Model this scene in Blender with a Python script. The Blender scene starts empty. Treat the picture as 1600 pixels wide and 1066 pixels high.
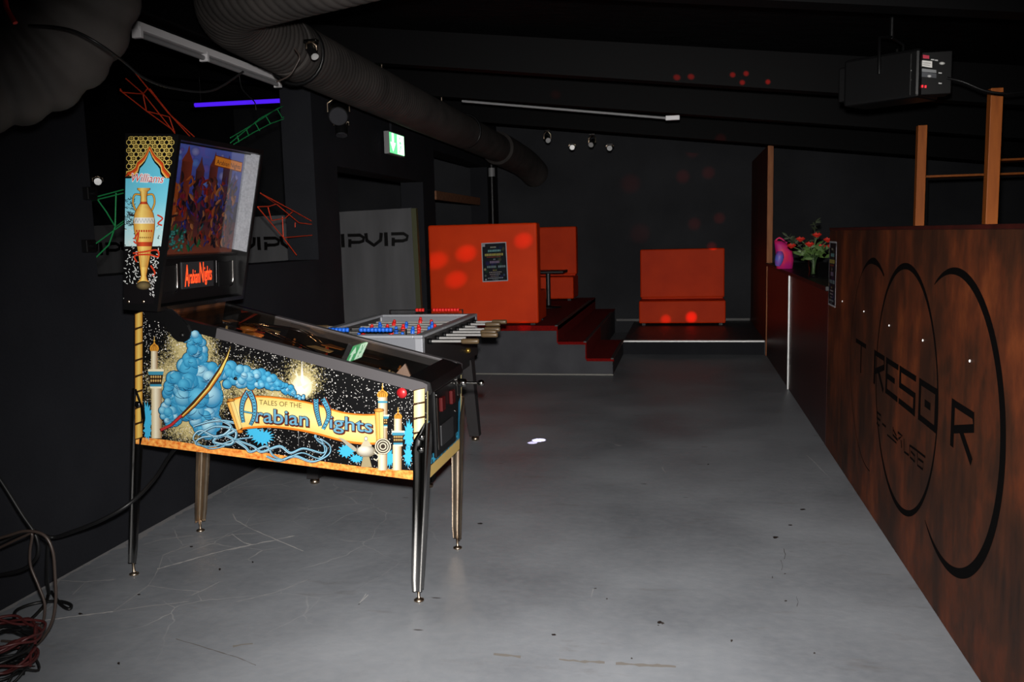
import bpy, bmesh, math, random
from mathutils import Vector, Matrix, geometry
random.seed(7)
PI = math.pi
scene = bpy.context.scene
COL = scene.collection

# ---------------------------------------------------------------- camera
F, CAM_H, VPX, VPY = 1350.0, 1.48, 1069.5, 361.0
_d = Vector(((VPX-800)/F, -(VPY-533)/F, -1.0)).normalized()      # corridor direction (+Y) in camera space
_u = Vector((0, 1, 0)); _u = (_u - _d*_u.dot(_d)).normalized()
_r = _d.cross(_u)
ROT = Matrix((_r, _d, _u))                                       # camera -> world
CAM = Vector((0, 0, CAM_H))
cd = bpy.data.cameras.new('camera'); cam = bpy.data.objects.new('camera', cd); COL.objects.link(cam)
cam.matrix_world = Matrix.Translation(CAM) @ ROT.to_4x4()
cd.sensor_fit = 'HORIZONTAL'; cd.sensor_width = 36; cd.lens = F*36/1600; cd.clip_start = .05
scene.camera = cam

def at(px, py, x=None, y=None, z=None):
    """point of the place seen at a pixel, on a plane at known x, y or z (used to read measures off the photo)"""
    d = ROT @ Vector(((px-800)/F, -(py-533)/F, -1.0))
    t = x/d.x if x is not None else y/d.y if y is not None else (z-CAM_H)/d.z
    return CAM + d*t

# ---------------------------------------------------------------- world, lights, exposure
w = bpy.data.worlds.new('world'); scene.world = w; w.use_nodes = True
w.node_tree.nodes['Background'].inputs[0].default_value = (.9, .9, 1, 1)
w.node_tree.nodes['Background'].inputs[1].default_value = .0012
vs = scene.view_settings
vs.view_transform = 'Standard'; vs.look = 'None'; vs.gamma = 1; vs.exposure = 0; vs.use_curve_mapping = False

def spot(name, loc, target, power, angle, color=(1, 1, 1), blend=.5, size=.01):
    l = bpy.data.lights.new(name, 'SPOT'); l.energy = power; l.spot_size = angle; l.spot_blend = blend
    l.color = color; l.shadow_soft_size = size
    o = bpy.data.objects.new(name, l); COL.objects.link(o); o.location = loc
    o.rotation_euler = (Vector(target)-Vector(loc)).to_track_quat('-Z', 'Y').to_euler()
    return o
# the flash on top of the camera
FLASH = CAM + ROT @ Vector((.0, .11, -.03))
spot('camera_flash', FLASH, FLASH + ROT @ Vector((100/F, -190/F, -1)), 1700, math.radians(84), (1, .97, .93), 1.0, .03)

# ---------------------------------------------------------------- colours and materials
def lin(c):
    c = c/255.0
    return c/12.92 if c <= .04045 else ((c+.055)/1.055)**2.4
def rgb(r, g, b): return (lin(r), lin(g), lin(b), 1)

MATS = {}
def mat(name, col, rough=.6, metal=0, noise=None, bump=None, emit=None, spec=.5, coat=0):
    """noise=(col2, scale, detail, stretch xyz, low, high); bump=(scale, strength, stretch)"""
    m = bpy.data.materials.new(name); m.use_nodes = True; MATS[name] = m
    nt = m.node_tree; b = nt.nodes['Principled BSDF']
    b.inputs['Base Color'].default_value = col; b.inputs['Roughness'].default_value = rough
    b.inputs['Metallic'].default_value = metal; b.inputs['Specular IOR Level'].default_value = spec
    b.inputs['Coat Weight'].default_value = coat
    if emit:
        b.inputs['Emission Color'].default_value = emit[0]; b.inputs['Emission Strength'].default_value = emit[1]
    tc = nt.nodes.new('ShaderNodeTexCoord')
    def noise_node(scale, detail, stretch):
        mp = nt.nodes.new('ShaderNodeMapping'); mp.inputs['Scale'].default_value = stretch
        n = nt.nodes.new('ShaderNodeTexNoise'); n.inputs['Scale'].default_value = scale; n.inputs['Detail'].default_value = detail
        nt.links.new(tc.outputs['Object'], mp.inputs[0]); nt.links.new(mp.outputs[0], n.inputs['Vector'])
        return n
    if noise:
        n = noise_node(noise[1], noise[2], noise[3])
        r = nt.nodes.new('ShaderNodeValToRGB'); r.color_ramp.elements[0].position = noise[4]; r.color_ramp.elements[1].position = noise[5]
        r.color_ramp.elements[0].color = col; r.color_ramp.elements[1].color = noise[0]
        nt.links.new(n.outputs['Fac'], r.inputs[0]); nt.links.new(r.outputs[0], b.inputs['Base Color'])
    if bump:
        n = noise_node(bump[0], 6, bump[2] if len(bump) > 2 else (1, 1, 1))
        bp = nt.nodes.new('ShaderNodeBump'); bp.inputs['Strength'].default_value = bump[1]; bp.inputs['Distance'].default_value = .01
        nt.links.new(n.outputs['Fac'], bp.inputs['Height']); nt.links.new(bp.outputs[0], b.inputs['Normal'])
    return m

mat('wall_paint', rgb(28, 29, 33), .75, noise=(rgb(23, 24, 28), 3, 5, (1, 1, 1), .3, .7), bump=(60, .15), spec=.12)
mat('back_paint', rgb(46, 47, 50), .8, noise=(rgb(37, 38, 41), 1.2, 5, (1, 1, 1), .35, .65), bump=(50, .15), spec=.12)
mat('ceiling_black', rgb(13, 13, 14), .7, noise=(rgb(5, 5, 6), 12, 8, (.3, 3, 3), .35, .65), bump=(25, .5, (.3, 2, 2)), spec=.04)
mat('beam_black', rgb(9, 9, 10), .6, spec=.05)
mat('platform_paint', rgb(66, 66, 70), .7, noise=(rgb(55, 55, 59), 4, 4, (1, 1, 1), .3, .7), spec=.12)
mat('stage_floor', rgb(48, 49, 53), .45, spec=.3)
mat('nosing', rgb(190, 190, 190), .4, .3)
mat('red_carpet', rgb(120, 10, 8), .95, noise=(rgb(88, 6, 6), 90, 4, (1, 1, 1), .3, .7), bump=(200, .5), spec=.12)
mat('orange_vinyl', rgb(204, 56, 10), .55, noise=(rgb(188, 48, 8), 3, 3, (1, 1, 1), .3, .7), bump=(140, .05), spec=.1)
mat('black_plastic', rgb(11, 11, 12), .45, spec=.25)
mat('black_metal', rgb(10, 10, 11), .4, spec=.25)
mat('cable_black', rgb(13, 13, 14), .45, spec=.3)
mat('cable_brown', rgb(50, 41, 37), .4, spec=.4)
mat('cable_red', rgb(58, 22, 22), .45, spec=.3)
mat('chrome', rgb(165, 163, 160), .14, 1.0)
mat('chrome_worn', rgb(190, 172, 150), .3, 1.0, noise=(rgb(130, 105, 85), 14, 5, (1, 1, .5), .4, .8))
mat('steel_brushed', rgb(86, 83, 85), .4, .5)
mat('rail_black', rgb(8, 8, 9), .35, spec=.3)
mat('gold', rgb(190, 150, 70), .3, .9)
mat('wood_end', rgb(156, 98, 60), .5, noise=(rgb(120, 70, 40), 7, 5, (3, 3, .4), .3, .7), spec=.12)
mat('wood_face', rgb(96, 40, 17), .5, noise=(rgb(62, 25, 10), 2.5, 6, (2, 2, .35), .3, .7), spec=.12)
mat('wood_bar', rgb(54, 18, 14), .4, noise=(rgb(32, 11, 9), 3, 6, (3, 3, .4), .3, .7), spec=.25)
mat('wood_post', rgb(168, 92, 34), .5, noise=(rgb(136, 70, 24), 6, 5, (4, 4, .5), .3, .7), spec=.25)
mat('wood_plank', rgb(120, 84, 62), .7, noise=(rgb(92, 62, 46), 9, 5, (1, 3, 3), .3, .7), spec=.12)
mat('duct', rgb(66, 62, 60), .62, noise=(rgb(48, 46, 45), 5, 5, (1, 1, 1), .3, .7), spec=.12)
mat('vip_board', rgb(84, 84, 86), .8, noise=(rgb(70, 70, 72), 3, 6, (2, 2, .3), .3, .7), spec=.12)
mat('board_edge', rgb(52, 54, 24), .7)
mat('ink_black', rgb(12, 11, 11), .5)
mat('white_plastic', rgb(205, 203, 205), .4)
mat('grey_plastic', rgb(120, 120, 122), .5)
mat('violet_tube', rgb(60, 20, 200), .4, emit=((.07, .012, .82, 1), 1.0))
mat('red_led', rgb(200, 20, 20), .4, emit=((1, .03, .05, 1), .8))
mat('cord_orange', rgb(190, 52, 20), .6, emit=((.8, .06, .01, 1), .01))
mat('cord_green', rgb(24, 130, 70), .6, emit=((.02, .6, .2, 1), .008))
mat('red_button', rgb(150, 22, 28), .4)
mat('glow_amber', rgb(255, 150, 50), .4, emit=((1, .35, .06, 1), 2.2))
mat('glow_green', rgb(60, 255, 90), .4, emit=((.1, 1, .2, 1), 2.5))
mat('playfield', rgb(70, 40, 22), .35, noise=(rgb(24, 14, 12), 9, 3, (1, 1, 1), .4, .6))
mat('plastic_amber', rgb(150, 90, 40), .3)
mat('plastic_tan', rgb(180, 150, 100), .3)
mat('plastic_red', rgb(150, 40, 24), .3)
mat('player_red', rgb(215, 34, 30), .4)
mat('player_blue', rgb(26, 96, 205), .4)
mat('foos_side', rgb(36, 34, 35), .5, spec=.2)
mat('foos_rim', rgb(150, 152, 158), .4, .2)
mat('foos_grey', rgb(110, 112, 118), .5)
mat('foos_field', rgb(44, 48, 46), .4)
mat('handle_brown', rgb(84, 68, 48), .35)
mat('lens_clear', rgb(225, 225, 225), .15, .6)
mat('leaf', rgb(74, 98, 44), .55, noise=(rgb(48, 72, 32), 25, 3, (1, 1, 1), .3, .7))
mat('leaf_dark', rgb(44, 52, 34), .6)
mat('rose', rgb(165, 34, 24), .6, spec=.2)
mat('pink_cloth', rgb(215, 30, 82), .6, noise=(rgb(180, 24, 120), 9, 2, (1, 1, 1), .35, .65))
mat('blue_cloth', rgb(86, 100, 190), .5, noise=(rgb(140, 60, 160), 12, 2, (1, 1, 1), .4, .7))
mat('sign_white', rgb(240, 250, 240), .4, emit=((.72, 1, .74, 1), 2.4))
mat('sign_green', rgb(30, 170, 80), .4, emit=((.16, .75, .30, 1), 1.4))
mat('dmd_orange', rgb(255, 70, 30), .4, emit=((1, .075, .015, 1), 1.25))
mat('screw_white', rgb(240, 240, 240), .3, .3, emit=None)
mat('coin_red', rgb(56, 9, 10), .5, spec=.1)
mat('dark_grey', rgb(32, 32, 34), .4)
mat('lens_dark', rgb(50, 50, 54), .2, spec=.4)
mat('dim_strip', rgb(104, 102, 96), .5)
mat('dark_strip', rgb(44, 42, 42), .5)
mat('steel_bright', rgb(190, 188, 186), .25, .5)
mat('tape_red', rgb(190, 40, 30), .6)

def print_mat(name, rough=.4, ink=1.0, spec=.2):
    m = mat(name, (1, 1, 1, 1), rough, spec=spec)
    nt = m.node_tree; a = nt.nodes.new('ShaderNodeVertexColor'); a.layer_name = 'Col'
    x = nt.nodes.new('ShaderNodeMix'); x.data_type = 'RGBA'; x.blend_type = 'MULTIPLY'; x.inputs[0].default_value = 1; x.inputs[7].default_value = (ink, ink, ink, 1)
    nt.links.new(a.outputs[0], x.inputs[6]); nt.links.new(x.outputs[2], nt.nodes['Principled BSDF'].inputs['Base Color'])
    return m
print_mat('printed'); print_mat('printed_matt', .8, 1, .04); print_mat('printed_poster', .6, .6, .1); print_mat('printed_side', .45, .52, .15); print_mat('printed_backbox', .45, .75, .15)

def glass_mat(name, tint, rough):
    """thin clear sheet: transparent, with a mirror share that grows towards grazing view (same from both sides)"""
    m = bpy.data.materials.new(name); m.use_nodes = True; MATS[name] = m
    nt = m.node_tree; nt.nodes.clear(); L = nt.links.new
    out = nt.nodes.new('ShaderNodeOutputMaterial'); mx = nt.nodes.new('ShaderNodeMixShader')
    tr = nt.nodes.new('ShaderNodeBsdfTransparent'); gl = nt.nodes.new('ShaderNodeBsdfGlossy'); lw = nt.nodes.new('ShaderNodeLayerWeight')
    tr.inputs[0].default_value = tint; gl.inputs['Roughness'].default_value = rough; lw.inputs[0].default_value = .5
    pw = nt.nodes.new('ShaderNodeMath'); pw.operation = 'POWER'; L(lw.outputs['Facing'], pw.inputs[0]); pw.inputs[1].default_value = 5
    ml = nt.nodes.new('ShaderNodeMath'); ml.operation = 'MULTIPLY_ADD'; L(pw.outputs[0], ml.inputs[0]); ml.inputs[1].default_value = .92; ml.inputs[2].default_value = .06
    L(ml.outputs[0], mx.inputs[0]); L(tr.outputs[0], mx.inputs[1]); L(gl.outputs[0], mx.inputs[2]); L(mx.outputs[0], out.inputs[0])
    return m
glass_mat('playfield_glass', (.62, .62, .6, 1), .015)
glass_mat('clear_glass', (.85, .88, .86, 1), .02)
glass_mat('back_glass', (.8, .8, .82, 1), .02)

def star_mat():
    """black print with white star specks, plus an airbrushed speckled glow round two places"""
    m = mat('star_print', rgb(5, 5, 6), .5, spec=.12); nt = m.node_tree; b = nt.nodes['Principled BSDF']
    geo = nt.nodes.new('ShaderNodeNewGeometry')
    def vor(scale):
        v = nt.nodes.new('ShaderNodeTexVoronoi'); v.inputs['Scale'].default_value = scale
        nt.links.new(geo.outputs['Position'], v.inputs['Vector']); return v
    def math_(op, a, c=None):
        n = nt.nodes.new('ShaderNodeMath'); n.operation = op
        for i, q in enumerate((a, c)):
            if q is None: continue
            if isinstance(q, (int, float)): n.inputs[i].default_value = q
            else: nt.links.new(q, n.inputs[i])
        return n.outputs[0]
    def stars(scale, size, keep):
        v = vor(scale); s = nt.nodes.new('ShaderNodeSeparateColor'); nt.links.new(v.outputs['Color'], s.inputs[0])
        return math_('MULTIPLY', math_('LESS_THAN', v.outputs['Distance'], math_('MULTIPLY', s.outputs[1], size)), math_('GREATER_THAN', s.outputs[0], keep))
    nz = nt.nodes.new('ShaderNodeTexNoise'); nz.inputs['Scale'].default_value = 5
    nt.links.new(geo.outputs['Position'], nz.inputs['Vector'])
    st = math_('MAXIMUM', stars(88, .31, .58), stars(185, .36, .52))
    st = math_('MULTIPLY', st, math_('MULTIPLY', nz.outputs['Fac'], 1.7))
    halo = None
    fine = nt.nodes.new('ShaderNodeTexNoise'); fine.inputs['Scale'].default_value = 170; fine.inputs['Detail'].default_value = 2
    nt.links.new(geo.outputs['Position'], fine.inputs['Vector'])
    for (px, py, rad, amp) in ((300, 545, .17, 1.05), (275, 600, .22, .85), (330, 600, .2, .85), (385, 600, .16, .75), (290, 655, .19, .8), (430, 615, .15, .7), (473, 600, .085, 1.5), (473, 590, .15, .7)):
        c = at(px, py, y=3.297)
        d = nt.nodes.new('ShaderNodeVectorMath'); d.operation = 'DISTANCE'
        nt.links.new(geo.outputs['Position'], d.inputs[0]); d.inputs[1].default_value = c
        h = math_('MULTIPLY', math_('MAXIMUM', math_('SUBTRACT', 1.0, math_('DIVIDE', d.outputs['Value'], rad)), 0.0), amp)
        halo = h if halo is None else math_('MAXIMUM', halo, h)
    hs = math_('MINIMUM', math_('MAXIMUM', math_('MULTIPLY', math_('SUBTRACT', math_('ADD', math_('MULTIPLY', halo, 1.1), fine.outputs['Fac']), .82), 3.0), 0.0), 1.0)
    m1 = nt.nodes.new('ShaderNodeMix'); m1.data_type = 'RGBA'
    m1.inputs[6].default_value = rgb(5, 5, 6); m1.inputs[7].default_value = rgb(150, 138, 96)
    nt.links.new(hs, m1.inputs[0])
    m2 = nt.nodes.new('ShaderNodeMix'); m2.data_type = 'RGBA'; m2.inputs[7].default_value = rgb(190, 186, 182)
    nt.links.new(st, m2.inputs[0]); nt.links.new(m1.outputs[2], m2.inputs[6]); nt.links.new(m2.outputs[2], b.inputs['Base Color'])
star_mat()
mat('sand_print', rgb(168, 78, 22), .5, spec=.15, noise=(rgb(206, 150, 74), 60, 6, (1, 1, 1), .32, .68))

def floor_mat():
    m = mat('floor_paint', rgb(150, 153, 158), .42, spec=.3); nt = m.node_tree; b = nt.nodes['Principled BSDF']; L = nt.links.new
    geo = nt.nodes.new('ShaderNodeNewGeometry')
    def N(t, **k):
        n = nt.nodes.new(t)
        for a, v in k.items(): n.inputs[a.replace('_', ' ')].default_value = v
        return n
    def ramp(src, p0, p1, c0, c1):
        r = nt.nodes.new('ShaderNodeValToRGB'); r.color_ramp.elements[0].position = p0; r.color_ramp.elements[1].position = p1
        r.color_ramp.elements[0].color = c0; r.color_ramp.elements[1].color = c1; L(src, r.inputs[0]); return r.outputs[0]
    def mix(f, a, c):
        x = nt.nodes.new('ShaderNodeMix'); x.data_type = 'RGBA'
        for i, q in ((0, f), (6, a), (7, c)):
            if isinstance(q, tuple): x.inputs[i].default_value = q
            else: L(q, x.inputs[i])
        return x.outputs[2]
    W, K = (1, 1, 1, 1), (0, 0, 0, 1)
    n1 = N('ShaderNodeTexNoise', Scale=1.3, Detail=6.0); L(geo.outputs['Position'], n1.inputs['Vector'])
    base = ramp(n1.outputs['Fac'], .3, .7, rgb(93, 96, 101), rgb(120, 123, 128))
    n2 = N('ShaderNodeTexNoise', Scale=22.0, Detail=8.0); L(geo.outputs['Position'], n2.inputs['Vector'])
    base = mix(ramp(n2.outputs['Fac'], .35, .75, K, (.22, .22, .22, 1)), base, rgb(132, 132, 134))
    # brownish scuffs
    mp = nt.nodes.new('ShaderNodeMapping'); mp.inputs['Scale'].default_value = (.9, 3.2, 1); mp.inputs['Rotation'].default_value = (0, 0, .15)
    L(geo.outputs['Position'], mp.inputs[0])
    n3 = N('ShaderNodeTexNoise', Scale=2.6, Detail=7.0, Roughness=.7); L(mp.outputs[0], n3.inputs['Vector'])
    base = mix(ramp(n3.outputs['Fac'], .6, .74, K, (.5, .5, .5, 1)), base, rgb(80, 73, 68))
    # small dark marks
    v = N('ShaderNodeTexVoronoi', Scale=2.2, Randomness=1.0); L(mp.outputs[0], v.inputs['Vector'])
    base = mix(ramp(v.outputs['Distance'], .028, .05, (.8, .8, .8, 1), K), base, rgb(38, 31, 28))
    # pale hairline cracks, mostly near the left wall
    ve = nt.nodes.new('ShaderNodeTexVoronoi'); ve.feature = 'DISTANCE_TO_EDGE'; ve.inputs['Scale'].default_value = 2.6
    nd = N('ShaderNodeTexNoise', Scale=3.0, Detail=3.0); L(geo.outputs['Position'], nd.inputs['Vector'])
    va = nt.nodes.new('ShaderNodeVectorMath'); va.operation = 'MULTIPLY_ADD'; L(nd.outputs['Color'], va.inputs[0]); va.inputs[1].default_value = (.18, .18, 0); L(geo.outputs['Position'], va.inputs[2])
    L(va.outputs[0], ve.inputs['Vector'])
    crack = ramp(ve.outputs['Distance'], .002, .006, (.6, .6, .6, 1), K)
    nk = N('ShaderNodeTexNoise', Scale=1.7, Detail=2.0); L(geo.outputs['Position'], nk.inputs['Vector'])
    cm = nt.nodes.new('ShaderNodeMath'); cm.operation = 'MULTIPLY'; L(crack, cm.inputs[0]); L(ramp(nk.outputs['Fac'], .45, .6, K, W), cm.inputs[1]); crack = cm.outputs[0]
    sx = nt.nodes.new('ShaderNodeSeparateXYZ'); L(geo.outputs['Position'], sx.inputs[0])
    mr = nt.nodes.new('ShaderNodeMapRange'); L(sx.outputs[0], mr.inputs[0]); mr.inputs[1].default_value = -1.0; mr.inputs[2].default_value = -1.9; mr.inputs[3].default_value = 0; mr.inputs[4].default_value = 1
    mm = nt.nodes.new('ShaderNodeMath'); mm.operation = 'MULTIPLY'; L(crack, mm.inputs[0]); L(mr.outputs[0], mm.inputs[1])
    base = mix(mm.outputs[0], base, rgb(165, 163, 161))
    L(base, b.inputs['Base Color'])
    bp = nt.nodes.new('ShaderNodeBump'); bp.inputs['Strength'].default_value = .12; bp.inputs['Distance'].default_value = .01; L(n2.outputs['Fac'], bp.inputs['Height']); L(bp.outputs[0], b.inputs['Normal'])
    L(ramp(n1.outputs['Fac'], .3, .7, (.38, .38, .38, 1), (.55, .55, .55, 1)), b.inputs['Roughness'])
floor_mat()

def partition_mat():
    m = mat('stained_board', rgb(80, 38, 24), .5, spec=.1); nt = m.node_tree; b = nt.nodes['Principled BSDF']; L = nt.links.new
    geo = nt.nodes.new('ShaderNodeNewGeometry')
    def noise(scale, st, det=7):
        mp = nt.nodes.new('ShaderNodeMapping'); mp.inputs['Scale'].default_value = st; L(geo.outputs['Position'], mp.inputs[0])
        n = nt.nodes.new('ShaderNodeTexNoise'); n.inputs['Scale'].default_value = scale; n.inputs['Detail'].default_value = det; n.inputs['Roughness'].default_value = .65
        L(mp.outputs[0], n.inputs['Vector']); return n.outputs['Fac']
    def ramp(f, cols):
        r = nt.nodes.new('ShaderNodeValToRGB'); L(f, r.inputs[0]); e = r.color_ramp.elements
        while len(e) < len(cols): e.new(.5)
        for k, (p, c) in enumerate(cols): e[k].position = p; e[k].color = c
        return r.outputs[0]
    a = ramp(noise(2.6, (1, 1.2, .75)), [(.34, rgb(26, 21, 18)), (.47, rgb(52, 31, 21)), (.58, rgb(86, 42, 24)), (.72, rgb(122, 62, 31))])
    c = ramp(noise(8, (1, 2.0, .35)), [(.3, rgb(30, 22, 18)), (.7, rgb(90, 48, 29))])
    x = nt.nodes.new('ShaderNodeMix'); x.data_type = 'RGBA'; x.inputs[0].default_value = .3; L(a, x.inputs[6]); L(c, x.inputs[7])
    L(x.outputs[2], b.inputs['Base Color'])
partition_mat()

# ---------------------------------------------------------------- mesh builder
def catmull(pts, n=6, closed=False):
    P = [Vector(p) for p in pts]; out = []
    N = len(P)
    rng = N if closed else N-1
    for i in range(rng):
        if closed: p0, p1, p2, p3 = P[i-1], P[i], P[(i+1) % N], P[(i+2) % N]
        else: p0, p1, p2, p3 = P[max(i-1, 0)], P[i], P[i+1], P[min(i+2, N-1)]
        for k in range(n):
            t = k/n
            out.append(.5*((2*p1)+(p2-p0)*t+(2*p0-5*p1+4*p2-p3)*t*t+(3*p1-p0-3*p2+p3)*t**3))
    if not closed: out.append(P[-1])
    return out

LOCS = {}
class MB:
    def __init__(s): s.v = []; s.f = []; s.m = []; s.c = []; s.sm = []
    def add(s, vs, fs, mi=0, col=(1, 1, 1, 1), smooth=False):
        o = len(s.v); s.v += [Vector(p) for p in vs]
        s.c += ([col]*len(vs) if isinstance(col[0], (int, float)) else list(col))
        for f in fs: s.f.append([o+i for i in f]); s.m.append(mi); s.sm.append(smooth)
        return s
    def box(s, x0, y0, z0, x1, y1, z1, bev=0, mi=0, M=None, seg=2):
        bm = bmesh.new(); bmesh.ops.create_cube(bm, size=1)
        for v in bm.verts: v.co = Vector(((x0+x1)/2+v.co.x*(x1-x0), (y0+y1)/2+v.co.y*(y1-y0), (z0+z1)/2+v.co.z*(z1-z0)))
        if bev: bmesh.ops.bevel(bm, geom=list(bm.edges), offset=bev, segments=seg, affect='EDGES', profile=.5)
        bm.verts.index_update()
        vs = [M @ v.co if M else v.co.copy() for v in bm.verts]; fs = [[v.index for v in f.verts] for f in bm.faces]; bm.free()
        return s.add(vs, fs, mi)
    def obox(s, c, size, M3, bev=0, mi=0):
        M = Matrix.Translation(Vector(c)) @ M3.to_4x4(); a, b, d = [q/2 for q in size]
        return s.box(-a, -b, -d, a, b, d, bev, mi, M)
    def tube(s, pts, r, n=8, mi=0, caps=True, closed=False):
        P = [Vector(p) for p in pts]; N = len(P); R = r if callable(r) else (lambda t: r)
        t0 = (P[1]-P[0]).normalized(); a = Vector((0, 0, 1)) if abs(t0.z) < .9 else Vector((1, 0, 0))
        nx = (a - t0*a.dot(t0)).normalized(); vs = []; fs = []
        for i, p in enumerate(P):
            if closed: t = (P[(i+1) % N]-P[i-1])
            else: t = P[min(i+1, N-1)]-P[max(i-1, 0)]
            t.normalize(); nx = (nx - t*nx.dot(t))
            nx = nx.normalized() if nx.length > 1e-6 else t.orthogonal().normalized()
            b = t.cross(nx); rr = R(i/(N-1))
            for k in range(n): q = 2*PI*k/n; vs.append(p+(nx*math.cos(q)+b*math.sin(q))*rr)
        for i in range(N if closed else N-1):
            j = (i+1) % N
            for k in range(n): fs.append([i*n+k, i*n+(k+1) % n, j*n+(k+1) % n, j*n+k])
        s.add(vs, fs, mi, smooth=True)
        if caps and not closed:
            s.add(vs[:n][::-1], [list(range(n))], mi); s.add(vs[-n:], [list(range(n))], mi)
        return s
    def lathe(s, prof, c=(0, 0, 0), n=16, axis='Z', mi=0, smooth=True, M3=None):
        c = Vector(c); vs = []; fs = []
        for (r, z) in prof:
            for k in range(n):
                q = 2*PI*k/n; p = Vector((r*math.cos(q), r*math.sin(q), z))
                if axis == 'Y': p = Vector((p.x, p.z, -p.y))
                elif axis == 'X': p = Vector((p.z, p.y, -p.x))
                if M3: p = M3 @ p
                vs.append(c+p)
        for i in range(len(prof)-1):
            for k in range(n): fs.append([i*n+k, i*n+(k+1) % n, (i+1)*n+(k+1) % n, (i+1)*n+k])
        s.add(vs, fs, mi, smooth=smooth)
        s.add(vs[:n][::-1], [list(range(n))], mi); s.add(vs[-n:], [list(range(n))], mi)
        return s
    def prism(s, poly, a0, a1, axis='Y', mi=0):
        """poly: 2d points in the plane across axis (Y: x,z ; X: y,z ; Z: x,y)"""
        f = {'Y': lambda p, a: (p[0], a, p[1]), 'X': lambda p, a: (a, p[0], p[1]), 'Z': lambda p, a: (p[0], p[1], a)}[axis]
        n = len(poly); vs = [f(p, a0) for p in poly]+[f(p, a1) for p in poly]
        fs = [list(range(n)), list(range(2*n-1, n-1, -1))]+[[i, i+n, (i+1) % n+n, (i+1) % n] for i in range(n)]
        return s.add(vs, fs, mi)
    def sphere(s, c, r, n=10, mi=0, sc=(1, 1, 1), col=(1, 1, 1, 1)):
        c = Vector(c); m = n//2+1; vs = []; fs = []
        for i in range(m+1):
            a = PI*i/m
            for k in range(n): q = 2*PI*k/n; vs.append(c+Vector((r*sc[0]*math.sin(a)*math.cos(q), r*sc[1]*math.sin(a)*math.sin(q), r*sc[2]*math.cos(a))))
        for i in range(m):
            for k in range(n): fs.append([i*n+k, (i+1)*n+k, (i+1)*n+(k+1) % n, i*n+(k+1) % n])
        return s.add(vs, fs, mi, col, True)
    def build(s, name, mats, parent=None, root=None, origin=None):
        if isinstance(mats, str): mats = [mats]
        if root is None: root = parent
        off = Vector(origin) if origin is not None else (LOCS[root.name] if root is not None else Vector((0, 0, 0)))
        me = bpy.data.meshes.new(name); me.from_pydata([v-off for v in s.v], [], s.f); me.update()
        for m in mats: me.materials.append(MATS[m])
        me.polygons.foreach_set('material_index', s.m); me.polygons.foreach_set('use_smooth', s.sm)
        if any(c != (1, 1, 1, 1) for c in s.c):
            ca = me.color_attributes.new('Col', 'FLOAT_COLOR', 'POINT'); ca.data.foreach_set('color', [q for c in s.c for q in c])
        bm = bmesh.new(); bm.from_mesh(me); bmesh.ops.recalc_face_normals(bm, faces=bm.faces) if mats[0] not in ('printed', 'printed_matt', 'printed_side', 'printed_backbox', 'printed_poster') else None; bm.to_mesh(me); bm.free()
        o = bpy.data.objects.new(name, me); COL.objects.link(o)
        if parent is not None: o.parent = parent
        elif origin is not None: o.location = off
        LOCS[o.name] = off
        return o

def thing(name, label, cat, loc, group=None):
    o = bpy.data.objects.new(name, None); COL.objects.link(o); o.location = loc; o.empty_display_size = .1
    o['label'] = label; o['category'] = cat; LOCS[o.name] = Vector(loc)
    if group: o['group'] = group
    return o
def tag(o, label, cat, group=None):
    o['label'] = label; o['category'] = cat
    if group: o['group'] = group
    return o
def struct(mb, name, m, label=None, parent=None, root=None):
    o = mb.build(name, m, parent, root); 
    if parent is None: o['kind'] = 'structure'
    if label: o['label'] = label
    return o

# text -> list of triangles in 2d, once per string (Blender's own built-in font)
def text_mesh(s, offset=0.0, shear=0.0):
    cu = bpy.data.curves.new('t', 'FONT'); cu.body = s; cu.size = 1; cu.offset = offset; cu.shear = shear; cu.resolution_u = 3
    o = bpy.data.objects.new('t', cu); COL.objects.link(o)
    dg = bpy.context.evaluated_depsgraph_get(); dg.update()
    me = bpy.data.meshes.new_from_object(o.evaluated_get(dg))
    vs = [(v.co.x, v.co.y) for v in me.vertices]; fs = [list(p.vertices) for p in me.polygons]
    bpy.data.objects.remove(o); bpy.data.curves.remove(cu); bpy.data.meshes.remove(me)
    return vs, fs

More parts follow.
